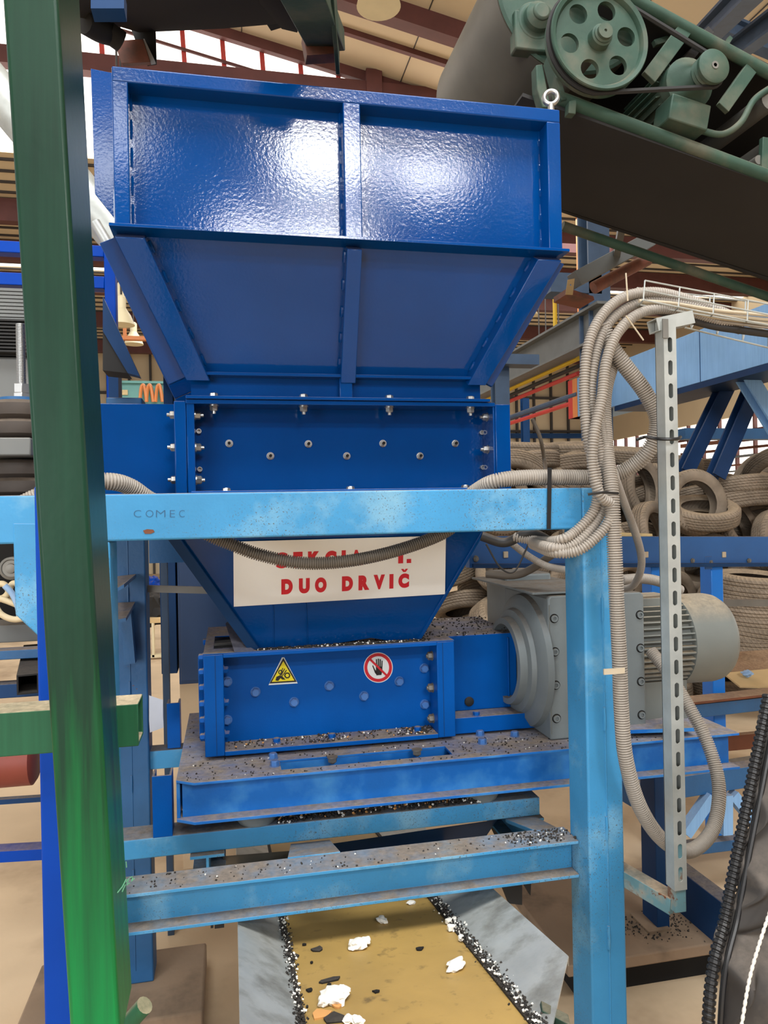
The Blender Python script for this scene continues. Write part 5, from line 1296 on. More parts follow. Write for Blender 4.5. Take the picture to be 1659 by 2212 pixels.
sk = MB().prism([at(222, 640, 2.75), at(302, 813, 2.75), at(276, 806, 2.75), at(222, 715, 2.75)], (0, .05, 0)); tag(sk.build('dark_chute_lip', 'dark_blue'), 'dark blue slanted chute edge left of the hopper funnel', 'chute')
MB()
tag(MB().prism([at(222, 715, 2.76), at(276, 806, 2.76), at(222, 800, 2.76)], (0, .12, 0)).build('ribbed_mat', 'black_rubber'), 'black ribbed rubber mat under the slanted chute edge', 'mat')
tag(MB().box((at(235, 850, 3.0).x, 3.0, at(240, 872, 3.0).z), (at(256, 850, 3.0).x, 3.1, at(240, 806, 3.0).z)).build('navy_upright', 'dark_blue'), 'short navy upright beside the teal crane beam', 'post', kind='thing')
for (px0, px1, lb) in ((352, 373, 'left'), (376, 400, 'right')):
    tag(MB().box((at(px0, 800, 3.1).x, 3.1, at(px0, 905, 3.1).z), (at(px1, 800, 3.1).x, 3.18, at(px0, 700, 3.1).z)).build('navy_column', 'dark_blue', None, bev=.003), 'scuffed navy column behind the hopper funnel, the %s of two' % lb, 'column', 'navy columns behind the funnel', 'thing')
ax = at(46, 800, 2.25); asp = thing('air_spring', 'stacked black rubber air spring with threaded rod at the left edge', 'air spring', (ax.x, 2.25, at(46, 1072, 2.25).z))
sc_ = (ax - EYE).dot(FW) / FPX
def az(py): return at(46, py, 2.25).z
def bulge(z0, z1, r): return [(r * .8, z0), (r * .97, z0 + (z1 - z0) * .2), (r, z0 + (z1 - z0) * .5), (r * .97, z0 + (z1 - z0) * .8), (r * .8, z1)]
MB().tube([(ax.x, 2.25, az(870)), (ax.x, 2.25, az(700))], 9.5 * sc_, 16, ribs=.0045, depth=.14, straight=True).build('threaded_rod', 'bright_zinc', asp)
MB().cyl((ax.x, 2.25, az(850)), (ax.x, 2.25, az(830)), 17 * sc_, 6).build('nut', 'bright_zinc', asp, bev=.001)
MB().cyl((ax.x, 2.25, az(863)), (ax.x, 2.25, az(850)), 18 * sc_, 6).build('nut', 'bright_zinc', asp, bev=.001)
MB().cyl((ax.x, 2.25, az(870)), (ax.x, 2.25, az(863)), 48 * sc_, 32).build('washer', 'old_shaded_blue', asp)
for (ya, yb) in ((950, 870), (1072, 996)):
    m_ = (ya + yb) / 2; MB().lathe((ax.x, 2.25, 0), (0, 0, 1), bulge(az(ya), az(m_), 72 * sc_) + bulge(az(m_), az(yb), 68 * sc_), 40).build('bellows', 'air_rubber', asp)
MB().box((at(-60, 970, 2.25).x, 2.12, az(992)), (ax.x + 40 * sc_, 2.4, az(955))).build('bracket', 'grey_plate', asp, bev=.004)
MB().box((at(-60, 1100, 2.25).x, 2.12, az(1090)), (ax.x + 40 * sc_, 2.4, az(1074))).build('foot_plate', 'old_shaded_blue', asp)
# machine with hoses, low left
mm = thing('hose_machine', 'dark machine with round cover at the left edge below the beam', 'machine', at(10, 1390, 3.4))
MB().box((at(-150, 1300, 3.6).x, 3.6, at(20, 1340, 3.6).z), (at(110, 1300, 3.6).x, 4.2, at(20, 1160, 3.6).z)).build('body', 'dull_black', mm)
pcx = at(24, 1228, 3.5); MB().lathe(pcx, (0, -1, 0), [(.05, -.1), (.05, 0), (.04, .004), (.036, 0), (.022, 0), (.02, .01), (.008, .012), (0, .012)], 28).build('round_cover', 'dull_steel', mm)
MB().box((at(-150, 1370, 3.5).x, 3.4, at(20, 1388, 3.4).z), (at(110, 1370, 3.5).x, 3.9, at(20, 1350, 3.4).z)).build('table', 'grey_plate', mm, bev=.003)
for i, (pts, m_, lb) in enumerate(((((-20, 1268), (8, 1262), (28, 1290), (60, 1312)), 'hose_cream', 'upper cream hose in the heap at the left edge'), (((-20, 1300), (12, 1288), (26, 1262), (40, 1262)), 'hose_cream', 'cream hose crossing upward in the heap at the left edge'),
        (((-20, 1286), (20, 1300), (50, 1312), (70, 1320)), 'hose_cream', 'lower cream hose in the heap at the left edge'), (((10, 1265), (26, 1282), (38, 1308), (42, 1330)), 'hose_blue', 'pale blue hose in the heap at the left edge'), (((-10, 1310), (4, 1328), (30, 1338), (60, 1334)), 'hose_cream', 'lowest cream hose in the heap at the left edge'))):
    cable('plastic_hose', [(x_, y_, 3.35 - i * .015) for x_, y_ in pts], .013, lb, m_, 'hose', 'hoses at the left edge')
fl2 = thing('floor_rack', 'blue steel frame with open black tube at the left edge', 'frame', at(40, 1500, 3.2), kind='thing')
for (y0_, y1_, m_) in ((1405, 1425, 'old_shaded_blue'), (1478, 1508, 'dark_blue')):
    MB().box((at(-150, 1400, 3.2).x, 3.2, at(20, y1_, 3.2).z), (at(110, 1400, 3.2).x, 3.28, at(20, y0_, 3.2).z)).build('cross_bar', m_, fl2, bev=.003)
MB().hollow(at(60, 1478, 3.0), at(72, 1410, 3.5), .075, .075, .006).build('open_tube', 'black_rubber', fl2)
tag(MB().lathe(at(30, 1640, 2.6), (1, 0, 0), [(.07, -.08), (.085, -.07), (.085, .06), (.07, .07)], 28).build('red_oxide_drum', 'oxide_drum'), 'small red-brown drum under the green guard rail', 'drum')
for (pa, pb, m_, w, h, lb) in (((-120, 1738, 3.0), (120, 1722, 3.0), 'dark_blue', .03, .018, 'upper thin dark bar low on the left floor'), ((-120, 1850, 2.6), (120, 1836, 2.6), 'royal_blue', .06, .035, 'lower blue bar low on the left floor')):
    tag(MB().bar(at(*pa), at(*pb), w, h).build('floor_bar', m_), lb, 'bar', kind='thing')
# cabinet and light uprights in the gap left of the chute
cb = thing('control_cabinet', 'tall navy steel cabinet behind the lower shredder', 'cabinet', at(430, 1480, 4.0))
c0, c1 = at(384, 1300, 4.0), at(560, 1300, 4.0)
MB().box((c0.x, 4.0, at(400, 1478, 4.0).z), (c1.x, 4.5, at(400, 1180, 4.0).z)).build('body', 'cabinet_navy', cb, bev=.004)
MB().box((at(388, 1300, 3.99).x, 3.985, at(400, 1470, 4).z), (at(540, 1300, 3.99).x, 4.0, at(400, 1200, 4).z)).build('door', 'cabinet_navy', cb, bev=.003)
MB().box((c0.x - .09, 4.02, at(400, 1455, 4.0).z), (c0.x - .01, 4.4, at(400, 1200, 4.0).z)).build('side_panel', 'dark_blue', cb, bev=.003)
bx_ = MB().box((c0.x, 4.02, 0), (c1.x, 4.4, at(400, 1478, 4.0).z)); bx_.build('pedestal', 'concrete', cb)
u = thing('blue_upright', 'scuffed slate blue upright in the gap left of the chute', 'post', at(352, 1520, 3.4), kind='thing')
MB().box((at(348, 1300, 3.4).x, 3.4, 0.0), (at(362, 1300, 3.4).x, 3.46, at(350, 1216, 3.4).z)).build('box_section', 'slate_blue', u)
tag(MB().box((at(322, 1200, 3.4).x, 3.4, at(350, 1216, 3.4).z), (at(600, 1200, 3.4).x, 3.46, at(350, 1160, 3.4).z)).build('blue_header', 'old_shaded_blue'), 'blue header plate behind the top of the chute', 'plate')
tag(MB().bar(at(300, 1271, 2.98), at(480, 1276, 2.98), .02, .026).build('grey_bar', 'dull_steel'), 'grey horizontal bar crossing the gap left of the chute', 'bar', kind='thing')
wt = thing('wooden_trestle', 'cream trestle table with dark scrap in the gap left of the chute', 'table', at(335, 1420, 10.0))
MB().box((at(318, 1340, 10).x, 10.0, at(330, 1346, 10).z), (at(352, 1340, 10).x, 11.0, at(330, 1336, 10).z)).build('tabletop', 'card_beige', wt)
MB().box((at(327, 1340, 10).x, 10.0, at(330, 1420, 10).z), (at(332, 1340, 10).x, 10.1, at(330, 1346, 10).z)).build('leg', 'lamp_cream', wt)
MB().box((at(318, 1340, 10).x, 10.0, at(330, 1421, 10).z), (at(352, 1340, 10).x, 10.1, at(330, 1415, 10).z)).build('foot_rail', 'lamp_cream', wt)
vs, fs = lump(at(336, 1308, 10.4), .26, 5, 1.0, 1.0, 3)
tag(MB().add(vs, fs).build('scrap_heap', 'black_rubber'), 'heap of dark scrap on the cream trestle table', 'scrap')
vs, fs = lump(at(332, 1262, 10.4), .1, 3, 1.0, 1.0, 3)
tag(MB().add(vs, fs).build('blue_can', 'royal_blue'), 'small blue rounded can in the gap left of the chute', 'can')
tag(MB().prism([at(322, 1502, 2.8), at(352, 1512, 2.8), at(352, 1545, 2.8), at(322, 1556, 2.8)], (0, .02, -.05)).build('white_sheet', 'sheet_white'), 'pale folded sheet beside the rear left post', 'sheet')

# ------------------------------------------------------------------ teal crane beam, hanging lamps, columns
tb = thing('crane_beam', 'pale teal crane beam far behind the hopper with looped cables', 'crane', at(310, 860, 10))
MB().box((at(262, 850, 10).x, 10, at(300, 872, 10).z), (at(420, 850, 10).x, 10.4, at(300, 828, 10).z)).build('girder', 'teal_paint', tb)
MB().box((at(258, 850, 10).x, 9.95, at(300, 829, 10).z), (at(420, 850, 10).x, 10.45, at(300, 824, 10).z)).build('flange', 'teal_paint', tb)
MB().box((at(262, 850, 9.98).x, 9.98, at(270, 853, 9.98).z), (at(276, 850, 9.98).x, 9.99, at(270, 842, 9.98).z)).build('load_plate', 'tape_tan', tb)
for px in (308, 322, 342):
    MB().tube([at(px - 6, 868, 9.9), at(px - 3, 838, 9.9), at(px + 2, 832, 9.9), at(px + 6, 846, 9.9), at(px + 9, 868, 9.9)], .022, 6).build('cable_loop', 'orange_paint', tb)


def bell_lamp(px, py, Y, r, label, tilt=0, cap=True):
    c3 = at(px, py, Y); t = thing('bell_lamp', label, 'lamp', c3, 'bell-shaped hall lamps')
    MB().lathe(c3, (tilt, 0, 1), [(r, 0), (r * .97, r * .12), (r * .72, r * .75), (r * .42, r * 1.2), (r * .38, r * 1.3), (.001, r * 1.32)], 28).build('shade', 'lamp_cream', t)
    MB().lathe(c3 + V((0, 0, r * 1.3)), (tilt, 0, 1), [(r * .34, 0), (r * .36, r * .2), (r * .36, r * .9), (r * .2, r * 1.05)], 20).build('ballast', 'lamp_cream', t)
    top_z = roofz(c3.x) if Y < 11.7 else z2 - .03
    MB().cyl(c3 + V((0, 0, r * 2.2)), (c3.x, c3.y, top_z), .012, 6).build('cord', 'grid_dark', t)


bell_lamp(818, 14, 8.5, .26, 'cream bell lamp under the roof at the top centre')
bell_lamp(270, 646, 9.0, .16, 'upper cream bell lamp between gantry and funnel')
bell_lamp(263, 702, 8.0, .13, 'lower cream bell lamp between gantry and funnel')
bell_lamp(289, 744, 14, .17, 'small flat bell lamp above the teal crane beam')
bell_lamp(1140, 682, 11, .16, 'bell lamp close to the right edge of the funnel')
bell_lamp(1180, 766, 14, .17, 'bell lamp left of the yellow hanger')
bell_lamp(1208, 766, 14, .17, 'bell lamp right of the yellow hanger')
bell_lamp(1166, 796, 13, .17, 'bell lamp just above the sloping yellow pipe')
for (px0, px1, Y, m_, lb, tp_) in ((1070, 1100, 8.5, 'slate_blue', 'slate blue I-section column just right of the hopper funnel', 790), (1276, 1322, 8.2, 'slate_blue', 'tall slate blue column behind the conduit bundle', 380), (1128, 1142, 16, 'dark_blue', 'thin dark column far behind, above the tyre heap', 860)):
    x0_, x1_ = at(px0, 800, Y).x, at(px1, 800, Y).x; w = x1_ - x0_
    tag(MB().ibeam(((x0_ + x1_) / 2, Y + w / 2, 0), ((x0_ + x1_) / 2, Y + w / 2, at(px0, tp_, Y).z), w, w, .03, .03, (0, 1, 0)).build('steel_column', m_), lb, 'column', 'steel columns', 'thing')
tag(MB().box((at(1055, 780, 8.3).x, 8.3, at(1100, 786, 8.3).z), (at(1165, 780, 8.3).x, 8.55, at(1100, 764, 8.3).z)).build('bracket_beam', 'slate_blue'), 'short slate blue bracket beam on the column beside the funnel', 'beam', kind='thing')
tag(MB().box((at(1190, 620, 8.2).x, 8.2, at(1200, 630, 8.2).z), (at(1300, 620, 8.2).x, 8.5, at(1200, 588, 8.2).z)).build('bracket_beam', 'slate_blue'), 'dark bracket beam under the incline conveyor', 'beam', kind='thing')
# crane runway running to the back
xw = at(1285, 690, 8.0).x; zw1, zw0 = at(1285, 655, 8.0).z, at(1285, 735, 8.0).z
tag(MB().ibeam((xw + .1, 7.9, (zw0 + zw1) / 2), (xw + .1, 22, (zw0 + zw1) / 2), .24, zw1 - zw0, .03, .03).build('runway_beam', 'grey_plate'), 'dusty grey crane runway beam running back beside the funnel', 'beam', kind='thing')
# pipes and rails that run back from the blue girder
def backpipe(name, pa, X, y_end, r, label, m_, grp=None):
    X = 4.53; a = onx(pa[0], pa[1], X); a.y = 9.0; b = V((X, 24.95, a.z)); return tag(MB().tube([a, b], r, 10, straight=True).build(name, m_), label, 'pipe', grp)


backpipe('yellow_pipe', (1262, 768), 4.5, 20, .035, 'yellow gas pipe running back left of the blue girder', 'yellow_paint')
hp = at(1197, 655, 10.5); hq = at(1201, 792, 10.5); tag(MB().cyl((hq.x, 10.5, roofz(hq.x)), hq, .03, 10).build('yellow_hanger', 'yellow_paint'), 'vertical yellow hanger pipe above the yellow gas pipe', 'pipe')
backpipe('red_rail', (1226, 816), 4.45, 20, .03, 'upper red rail running back left of the girder', 'red_paint', 'red rails')
backpipe('red_rail', (1226, 874), 4.4, 20, .03, 'lower red rail running back left of the girder', 'red_paint', 'red rails')
backpipe('grey_pipe', (1222, 861), 4.4, 20, .045, 'slate pipe just above the lower red rail', 'slate_blue')
backpipe('brown_cable', (1240, 795), 4.5, 20, .03, 'bunch of brown cables under the yellow gas pipe', 'cable_black')
orr = MB().box((at(1155, 755, 12).x, 12, at(1155, 757, 12).z), (at(1262, 755, 12).x, 12.1, at(1155, 750, 12).z)).box((at(1254, 720, 12).x, 12, at(1254, 757, 12).z), (at(1261, 720, 12).x, 12.1, z2))
tag(orr.build('orange_bracket', 'orange_paint'), 'orange angle bracket behind the yellow hanger', 'bracket')
orr = MB().box((at(262, 735, 12).x, 12, at(270, 733, 12).z), (at(330, 735, 12).x, 12.1, at(270, 725, 12).z)).box((at(266, 735, 12).x, 12, at(270, 725, 12).z), (at(272, 735, 12).x, 12.1, z2))
tag(orr.build('orange_bar', 'orange_paint'), 'orange perforated bar above the teal crane beam', 'bar', kind='thing')
tag(MB().box((at(1040, 940, 24.7).x, 24.7, at(1200, 946, 24.7).z), (at(1440, 940, 24.7).x, 24.9, at(1200, 936, 24.7).z)).build('wall_rail', 'dark_blue'), 'dark horizontal rail above the tyre heap', 'rail', kind='thing')
# end of a lighting rail under the incline conveyor
lr = thing('support_rail', 'grey channel with holed end plate and red roller under the incline conveyor', 'rail', at(1270, 600, 3.2), kind='thing')
MB().bar(at(1240, 606, 3.2), at(1400, 520, 3.2), .08, .07).build('channel', 'grey_plate', lr, bev=.002)
holed_plate([(0, 0), (.035, .0), (.046, .075), (.012, .068)], [[(.026 + .004 * cos(2 * pi * k / 12), .045 + .005 * sin(2 * pi * k / 12)) for k in range(12)]], lambda a, b: at(1222, 636, 3.14) + V((a, 0, b)), (0, .004, 0)).build('end_plate', 'card_beige', lr)
MB().prism([at(1226, 622, 3.15), at(1282, 640, 3.15), at(1284, 648, 3.15), at(1226, 634, 3.15)], (0, .15, 0)).build('end_lip', 'primer_red', lr)
MB().bar(at(1330, 560, 3.2), at(1345, 480, 2.95), .03, .03).build('hanger', 'grey_plate', lr)
MB().cyl(at(1282, 622, 3.3), at(1400, 560, 3.3), .03, 16).build('roller', 'primer_red', lr)
# big blue plate girder
X_ = 4.5; pn = onx(1720, 640, X_)
zg1 = onx(1659, 654, X_).z; zg0 = onx(1659, 784, X_).z; yn, yf = onx(1760, 700, X_).y, onx(1228, 840, X_).y
gr = thing('plate_girder', 'long pale blue box girder with red and orange striped end over the tyres', 'girder', (X_, (yn + yf) / 2, zg0), kind='thing')
MB().box((X_, yn, zg0), (X_ + .5, yf, zg1)).build('box_section', 'girder_blue', gr, bev=.004)
yy = onx(1237, 840, X_).y; y2_ = onx(1247, 840, X_).y
MB().box((X_ - .004, yy, zg0), (X_ + .5, yf + .004, zg1 + .002)).build('red_stripe', 'red_paint', gr)
MB().box((X_ - .004, y2_, zg0), (X_ + .5, yy, zg1 + .002)).build('orange_stripe', 'orange_paint', gr)
yj = onx(1512, 760, X_).y; MB().box((X_ - .003, yj - .004, zg0), (X_, yj + .004, zg1)).build('plate_joint', 'dark_blue', gr)
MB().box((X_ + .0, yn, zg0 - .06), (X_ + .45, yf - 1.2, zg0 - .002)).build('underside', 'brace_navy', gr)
for (pa, pb, Ya, Yb, m_, lb) in (((1575, 820), (1478, 1020), 6.6, 6.6, 'brace_navy', 'dark blue slanted brace nearest the slotted post over the tyres'), ((1628, 835), (1545, 1030), 6.3, 6.3, 'brace_navy', 'second dark blue slanted brace over the tyres'), ((1596, 790), (1700, 960), 6.0, 6.0, 'girder_blue', 'pale blue brace slanting the other way at the right edge')):
    tag(MB().ibeam(at(*pa, Ya), at(*pb, Yb), .14, .13, .02, .02, (0, 1, 0)).build('slanted_brace', m_), lb, 'brace', 'slanted braces under the girder', 'thing')
tag(MB().box((at(1480, 930, 9).x, 9, at(1560, 948, 9).z), (at(1700, 930, 9).x, 9.2, at(1560, 925, 9).z)).build('window_rail', 'old_shaded_blue'), 'blue rail in front of the bright windows', 'rail', kind='thing')
for i, (y_, m_, h_) in enumerate(((950, 'rust_brown', 9), (968, 'rust_brown', 6), (985, 'dull_steel', 5), (1003, 'rust_brown', 4), (1016, 'dull_steel', 4))):
    tag(MB().bar(at(1470, y_ + 14, 10), at(1720, y_ - 12, 9), .05, .006 * h_).build('rusty_pipe', m_), ('%s rusty pipe in front of the bright windows, counted from above' % ('topmost', 'second', 'third', 'fourth', 'lowest')[i]), 'pipe', 'pipes in front of the windows')

# blue roof steel seen past the incline conveyor
for (pa, pb, w, h, lb) in (((1470, 130, 8), (1640, -40, 5.5), .2, .2, 'blue-grey sloping beam above the incline conveyor'), ((1560, 130, 7.5), (1720, 10, 6), .16, .22, 'second blue-grey sloping beam above the incline conveyor, to the right'), ((1560, 55, 8), (1740, 130, 7.6), .2, .2, 'blue-grey cross beam at the upper right corner')):
    tag(MB().ibeam(at(*pa), at(*pb), w, h, .03, .03).build('roof_beam', 'slate_blue'), lb, 'beam', 'roof beams at the upper right', 'thing')
# ------------------------------------------------------------------ blue sorting line in front of the tyres
sl = thing('sorting_line', 'blue rail frame on bright blue legs in front of the tyre heap', 'frame', at(1548, 1640, 3.6), kind='thing')
R0, R1 = at(1010, 1192, 3.45), at(1740, 1188, 3.7)
hr_ = 0.155
MB().bar(R0, R1, .05, hr_).build('side_rail', 'rail_blue', sl, bev=.003)
def onrail(px, py, d=0.0): t = (px - 1010) / 730; Yr = 3.45 + .25 * t - .026 - d; return at(px, py, Yr)
MB().bar(onrail(1020, 1222), onrail(1740, 1219), .06, .02).build('lower_lip', 'dark_blue', sl)
for px in (1548, 1420):
    p = onrail(px, 1224); x0_ = p.x
    MB().box((x0_ - .035, p.y, 0), (x0_ + .04, p.y + .1, p.z - (0.0 if px > 1500 else 0))).build('leg', 'bright_blue', sl, bev=.005)
p = onrail(1530, 1212, .012); MB().box((p.x - .022, p.y - .004, p.z - .045), (p.x + .022, p.y + .004, p.z + .025)).build('leg_bracket', 'rail_blue', sl, bev=.003)
for px in (1395, 1563, 1092): p = onrail(px, 1198, .01); MB().box((p.x - .012, p.y - .008, p.z - .016), (p.x + .012, p.y + .008, p.z + .016)).build('clamp', 'cable_cream', sl, bev=.003)
for (px, py) in ((1493, 1211), (1615, 1211), (1532, 1214), (1027, 1207)): p = onrail(px, py); stamp('steel_nut', None, 'bolt', 'bright_zinc', sl, p)
MB().prism([onrail(1335, 1150, .002), onrail(1409, 1153, .002), onrail(1412, 1174, .002), onrail(1336, 1172, .002)], (0, .001, 0)).build('tape', 'tape_tan', sl)
MB().prism([onrail(1366, 1207, .002), onrail(1377, 1195, .002), onrail(1379, 1210, .002), onrail(1374, 1213, .002)], (0, .001, 0)).build('yellow_arrow', 'yellow_paint', sl)
for (s, x0p, x1p, y0p, y1p) in (('148,5', 1476, 1499, 1158, 1167), ('19,0', 1482, 1498, 1169, 1176), ('129,5', 1475, 1494, 1181, 1187)):
    vs, fs = text_mesh(s); xa2 = min(v.x for v in vs); xb2 = max(v.x for v in vs); ya2 = min(v.y for v in vs); yb2_ = max(v.y for v in vs)
    MB().add([onrail(x0p + (v.x - xa2) / (xb2 - xa2) * (x1p - x0p), y1p - (v.y - ya2) / (yb2_ - ya2) * (y1p - y0p), .003) for v in vs], fs).build('handwriting', 'ink_blue', sl)
for (pa, pb) in (((1470, 1180), (1504, 1179)), ((1472, 1167), (1488, 1179)), ((1500, 1168), (1478, 1180))):
    MB().tube([onrail(*pa, .003), onrail(*pb, .003)], .0012, 5, straight=True).build('pen_stroke', 'ink_blue', sl)
MB().bar(at(1395, 1545, 3.4), at(1760, 1505, 3.7), .06, .07).build('lower_rail', 'old_shaded_blue', sl, bev=.003)
MB().bar(at(1395, 1523, 3.42), at(1760, 1484, 3.72), .12, .012).build('rail_top', 'rust_brown', sl)
tag(MB().bar(at(1500, 1302, 3.9), at(1760, 1302, 4.1), .05, .04).build('grey_tube', 'dull_steel'), 'grey horizontal tube in front of the leaning tyre stack', 'tube', kind='thing')
tag(MB().prism([at(1560, 1440, 4.2), at(1588, 1408, 4.2), at(1740, 1398, 4.2), at(1740, 1440, 4.0), at(1565, 1452, 4.0)], (0, .02, -.02)).build('rusty_trough', 'rust_brown'), 'rust brown bent trough plate right of the motor', 'trough')
tag(MB().prism([at(1562, 1453, 3.95), at(1720, 1440, 3.95), at(1720, 1478, 3.75), at(1640, 1483, 3.75), at(1598, 1482, 3.75)], (0, 0, -.01)).build('cardboard_sheet', 'card_beige'), 'beige cardboard sheet on the blue rail right of the motor', 'cardboard')
vs, fs = lump(at(1614, 1455, 3.85), .03, 4, .6); tag(MB().add(vs, fs).build('blue_rag', 'hose_blue'), 'pale blue plastic rag on the cardboard sheet', 'rag')
tag(MB().box((at(1565, 1600, 4.2).x, 4.2, at(1600, 1620, 4.2).z), (at(1720, 1600, 4.2).x, 4.25, at(1600, 1588, 4.2).z)).build('rusty_plate', 'rust_brown'), 'dark rusty plate under the tyres at the right', 'plate')
# low frames on the floor at the right
lf = thing('truss_frame', 'blue triangular braced floor frame behind the conduit loop', 'frame', at(1560, 1800, 3.1), kind='thing')
MB().bar(at(1350, 1712, 3.1), at(1740, 1652, 3.2), .08, .1).build('top_chord', 'old_shaded_blue', lf, bev=.003)
MB().bar(at(1350, 1690, 3.16), at(1740, 1630, 3.26), .1, .03).build('top_plate', 'dull_steel', lf)
MB().bar(at(1480, 1832, 3.1), at(1740, 1800, 3.2), .06, .05).build('bottom_chord', 'old_shaded_blue', lf, bev=.003)
for (pa, pb) in (((1478, 1800, 3.1), (1535, 1718, 3.1)), ((1566, 1715, 3.1), (1566, 1800, 3.1)), ((1580, 1715, 3.12), (1640, 1790, 3.12))): MB().bar(at(*pa), at(*pb), .05, .05, (0, 1, 0)).build('brace', 'girder_blue', lf)
np_ = onz(1432, 2006, .15)
pw = thing('navy_post', 'navy box post with welded foot plate on the right concrete block', 'post', np_, kind='thing')
xp0 = at(1418, 1900, np_.y).x; xp1 = at(1445, 1900, np_.y).x
MB().box((xp0, np_.y, .15), (xp1, np_.y + .11, at(1420, 1640, np_.y).z)).build('box_section', 'dark_blue', pw, bev=.003)
MB().box((xp0 - .05, np_.y - .02, .15), (xp1 - .01, np_.y + .12, .158)).build('foot_plate', 'plinth_concrete', pw)
k0, k1 = onz(1360, 2066, .15), onz(1545, 2038, .15)
cp = thing('concrete_plinth', 'dusty concrete slab under the navy post on the right, dark underneath', 'plinth', (k0.x, k0.y, 0), 'concrete blocks under the posts')
MB().prism([(k0.x - .25, k0.y, .105), (k1.x + .1, k0.y, .105), (k1.x + .1, k0.y, .15), (k0.x - .25, k0.y, .15)], (0, .62, 0)).build('slab', 'plinth_concrete', cp, bev=.006)
MB().box((k0.x - .2, k0.y + .05, 0), (k1.x + .05, k0.y + .55, .105)).build('dark_base', 'dull_black', cp)  # black block set back under the slab
tag(MB().bar(onz(1462, 1915, .22), onz(1640, 2060, .22), .07, .22).build('floor_beam', 'dark_blue', None, bev=.004), 'low navy beam on the floor behind the bulk bag', 'beam', kind='thing')

# ------------------------------------------------------------------ the heap of tyres
def tyre_mesh():
    pr_ = [(.205, -.07), (.215, -.085), (.25, -.098), (.285, -.094), (.303, -.078)]
    tread = [(.31, -.07), (.312, -.05), (.304, -.047), (.304, -.041), (.313, -.038), (.314, -.02), (.306, -.017), (.306, -.011), (.315, -.008)]
    half = pr_ + tread; full = half + [(r, -h) for r, h in reversed(half)]
    inner = [(.2, .068), (.21, .08), (.245, .088), (.28, .08), (.298, .05), (.3, 0), (.298, -.05), (.28, -.08), (.245, -.088), (.21, -.08), (.2, -.068)]
    return MB().lathe((0, 0, 0), (0, 0, 1), full + [(r * .99, h * .95) for r, h in inner], 56, True)


tp = tyre_mesh().build('tyre', 'tyre_rubber', None, ang=40)
first = [True]
TYRES = []


def tyre(loc, tilt, az, spin, label, s=1.0):
    o = tp if first[0] else tp.copy()
    if not first[0]: COL.objects.link(o)
    first[0] = False
    o.location = loc; o.scale = (s, s, s * random.uniform(.85, 1.1))
    o.rotation_euler = (Matrix.Rotation(az, 4, 'Z') @ Matrix.Rotation(tilt, 4, 'X') @ Matrix.Rotation(spin, 4, 'Z')).to_euler()
    tag(o, label, 'tyre', 'used tyres in the heap'); TYRES.append(o)


RT_ = random.Random(12)
def tyre_px(px, py, Y, tilt, az, label, s=1.0): tyre(at(px, py, Y), radians(tilt), radians(az), RT_.random() * 6, label, s)


for px, py, Y, tl, az, lb in ((1140, 975, 7.3, 7, 10, 'tyre lying flat, topmost at the left end of the heap'), (1142, 1000, 7.15, -6, 30, 'tyre lying flat just under the topmost left one'), (1238, 976, 7.4, 8, -20, 'tyre lying flat on the heap just left of the conduits'),
                             (1232, 1006, 7.2, -8, 20, 'tyre lying under the flat one just left of the conduits'), (1112, 1030, 6.85, 40, 150, 'tilted tyre at the left end of the heap beside the blue end plate'), (1185, 1032, 6.8, 30, 40, 'tilted tyre just above the pale hose, left of the conduits'),
                             (1360, 985, 7.3, 10, 10, 'tyre lying flat behind the hose bend, top of the heap'), (1450, 1012, 7.1, 14, -25, 'tyre lying flat behind the slotted post, top of the heap'), (1592, 1052, 6.5, -8, 15, 'upper flat tyre of two stacked ones far right, high in the heap'), (1594, 1082, 6.5, -10, 18, 'lower flat tyre of two stacked ones far right, high in the heap'),
                             (1280, 1040, 6.9, 12, 0, 'tyre lying flat behind the conduits just above the hose'), (1520, 1108, 6.2, 20, -18, 'tilted tyre lying just above the blue rail right of the slotted post')):
    tyre_px(px, py, Y, tl, az, lb, 1.02)
for i in range(9):                                # leaning stack under the rail at the right
    tyre_px(1625 - i * 1.5, 1262 + i * 21, 5.6, 8 - i * .5 + RT_.uniform(-4, 4), 20 + i * 6, ('topmost', 'second', 'third', 'fourth', 'fifth', 'sixth', 'seventh', 'eighth', 'lowest')[i] + ' tyre of the leaning stack right of the bright blue leg', 1.02)
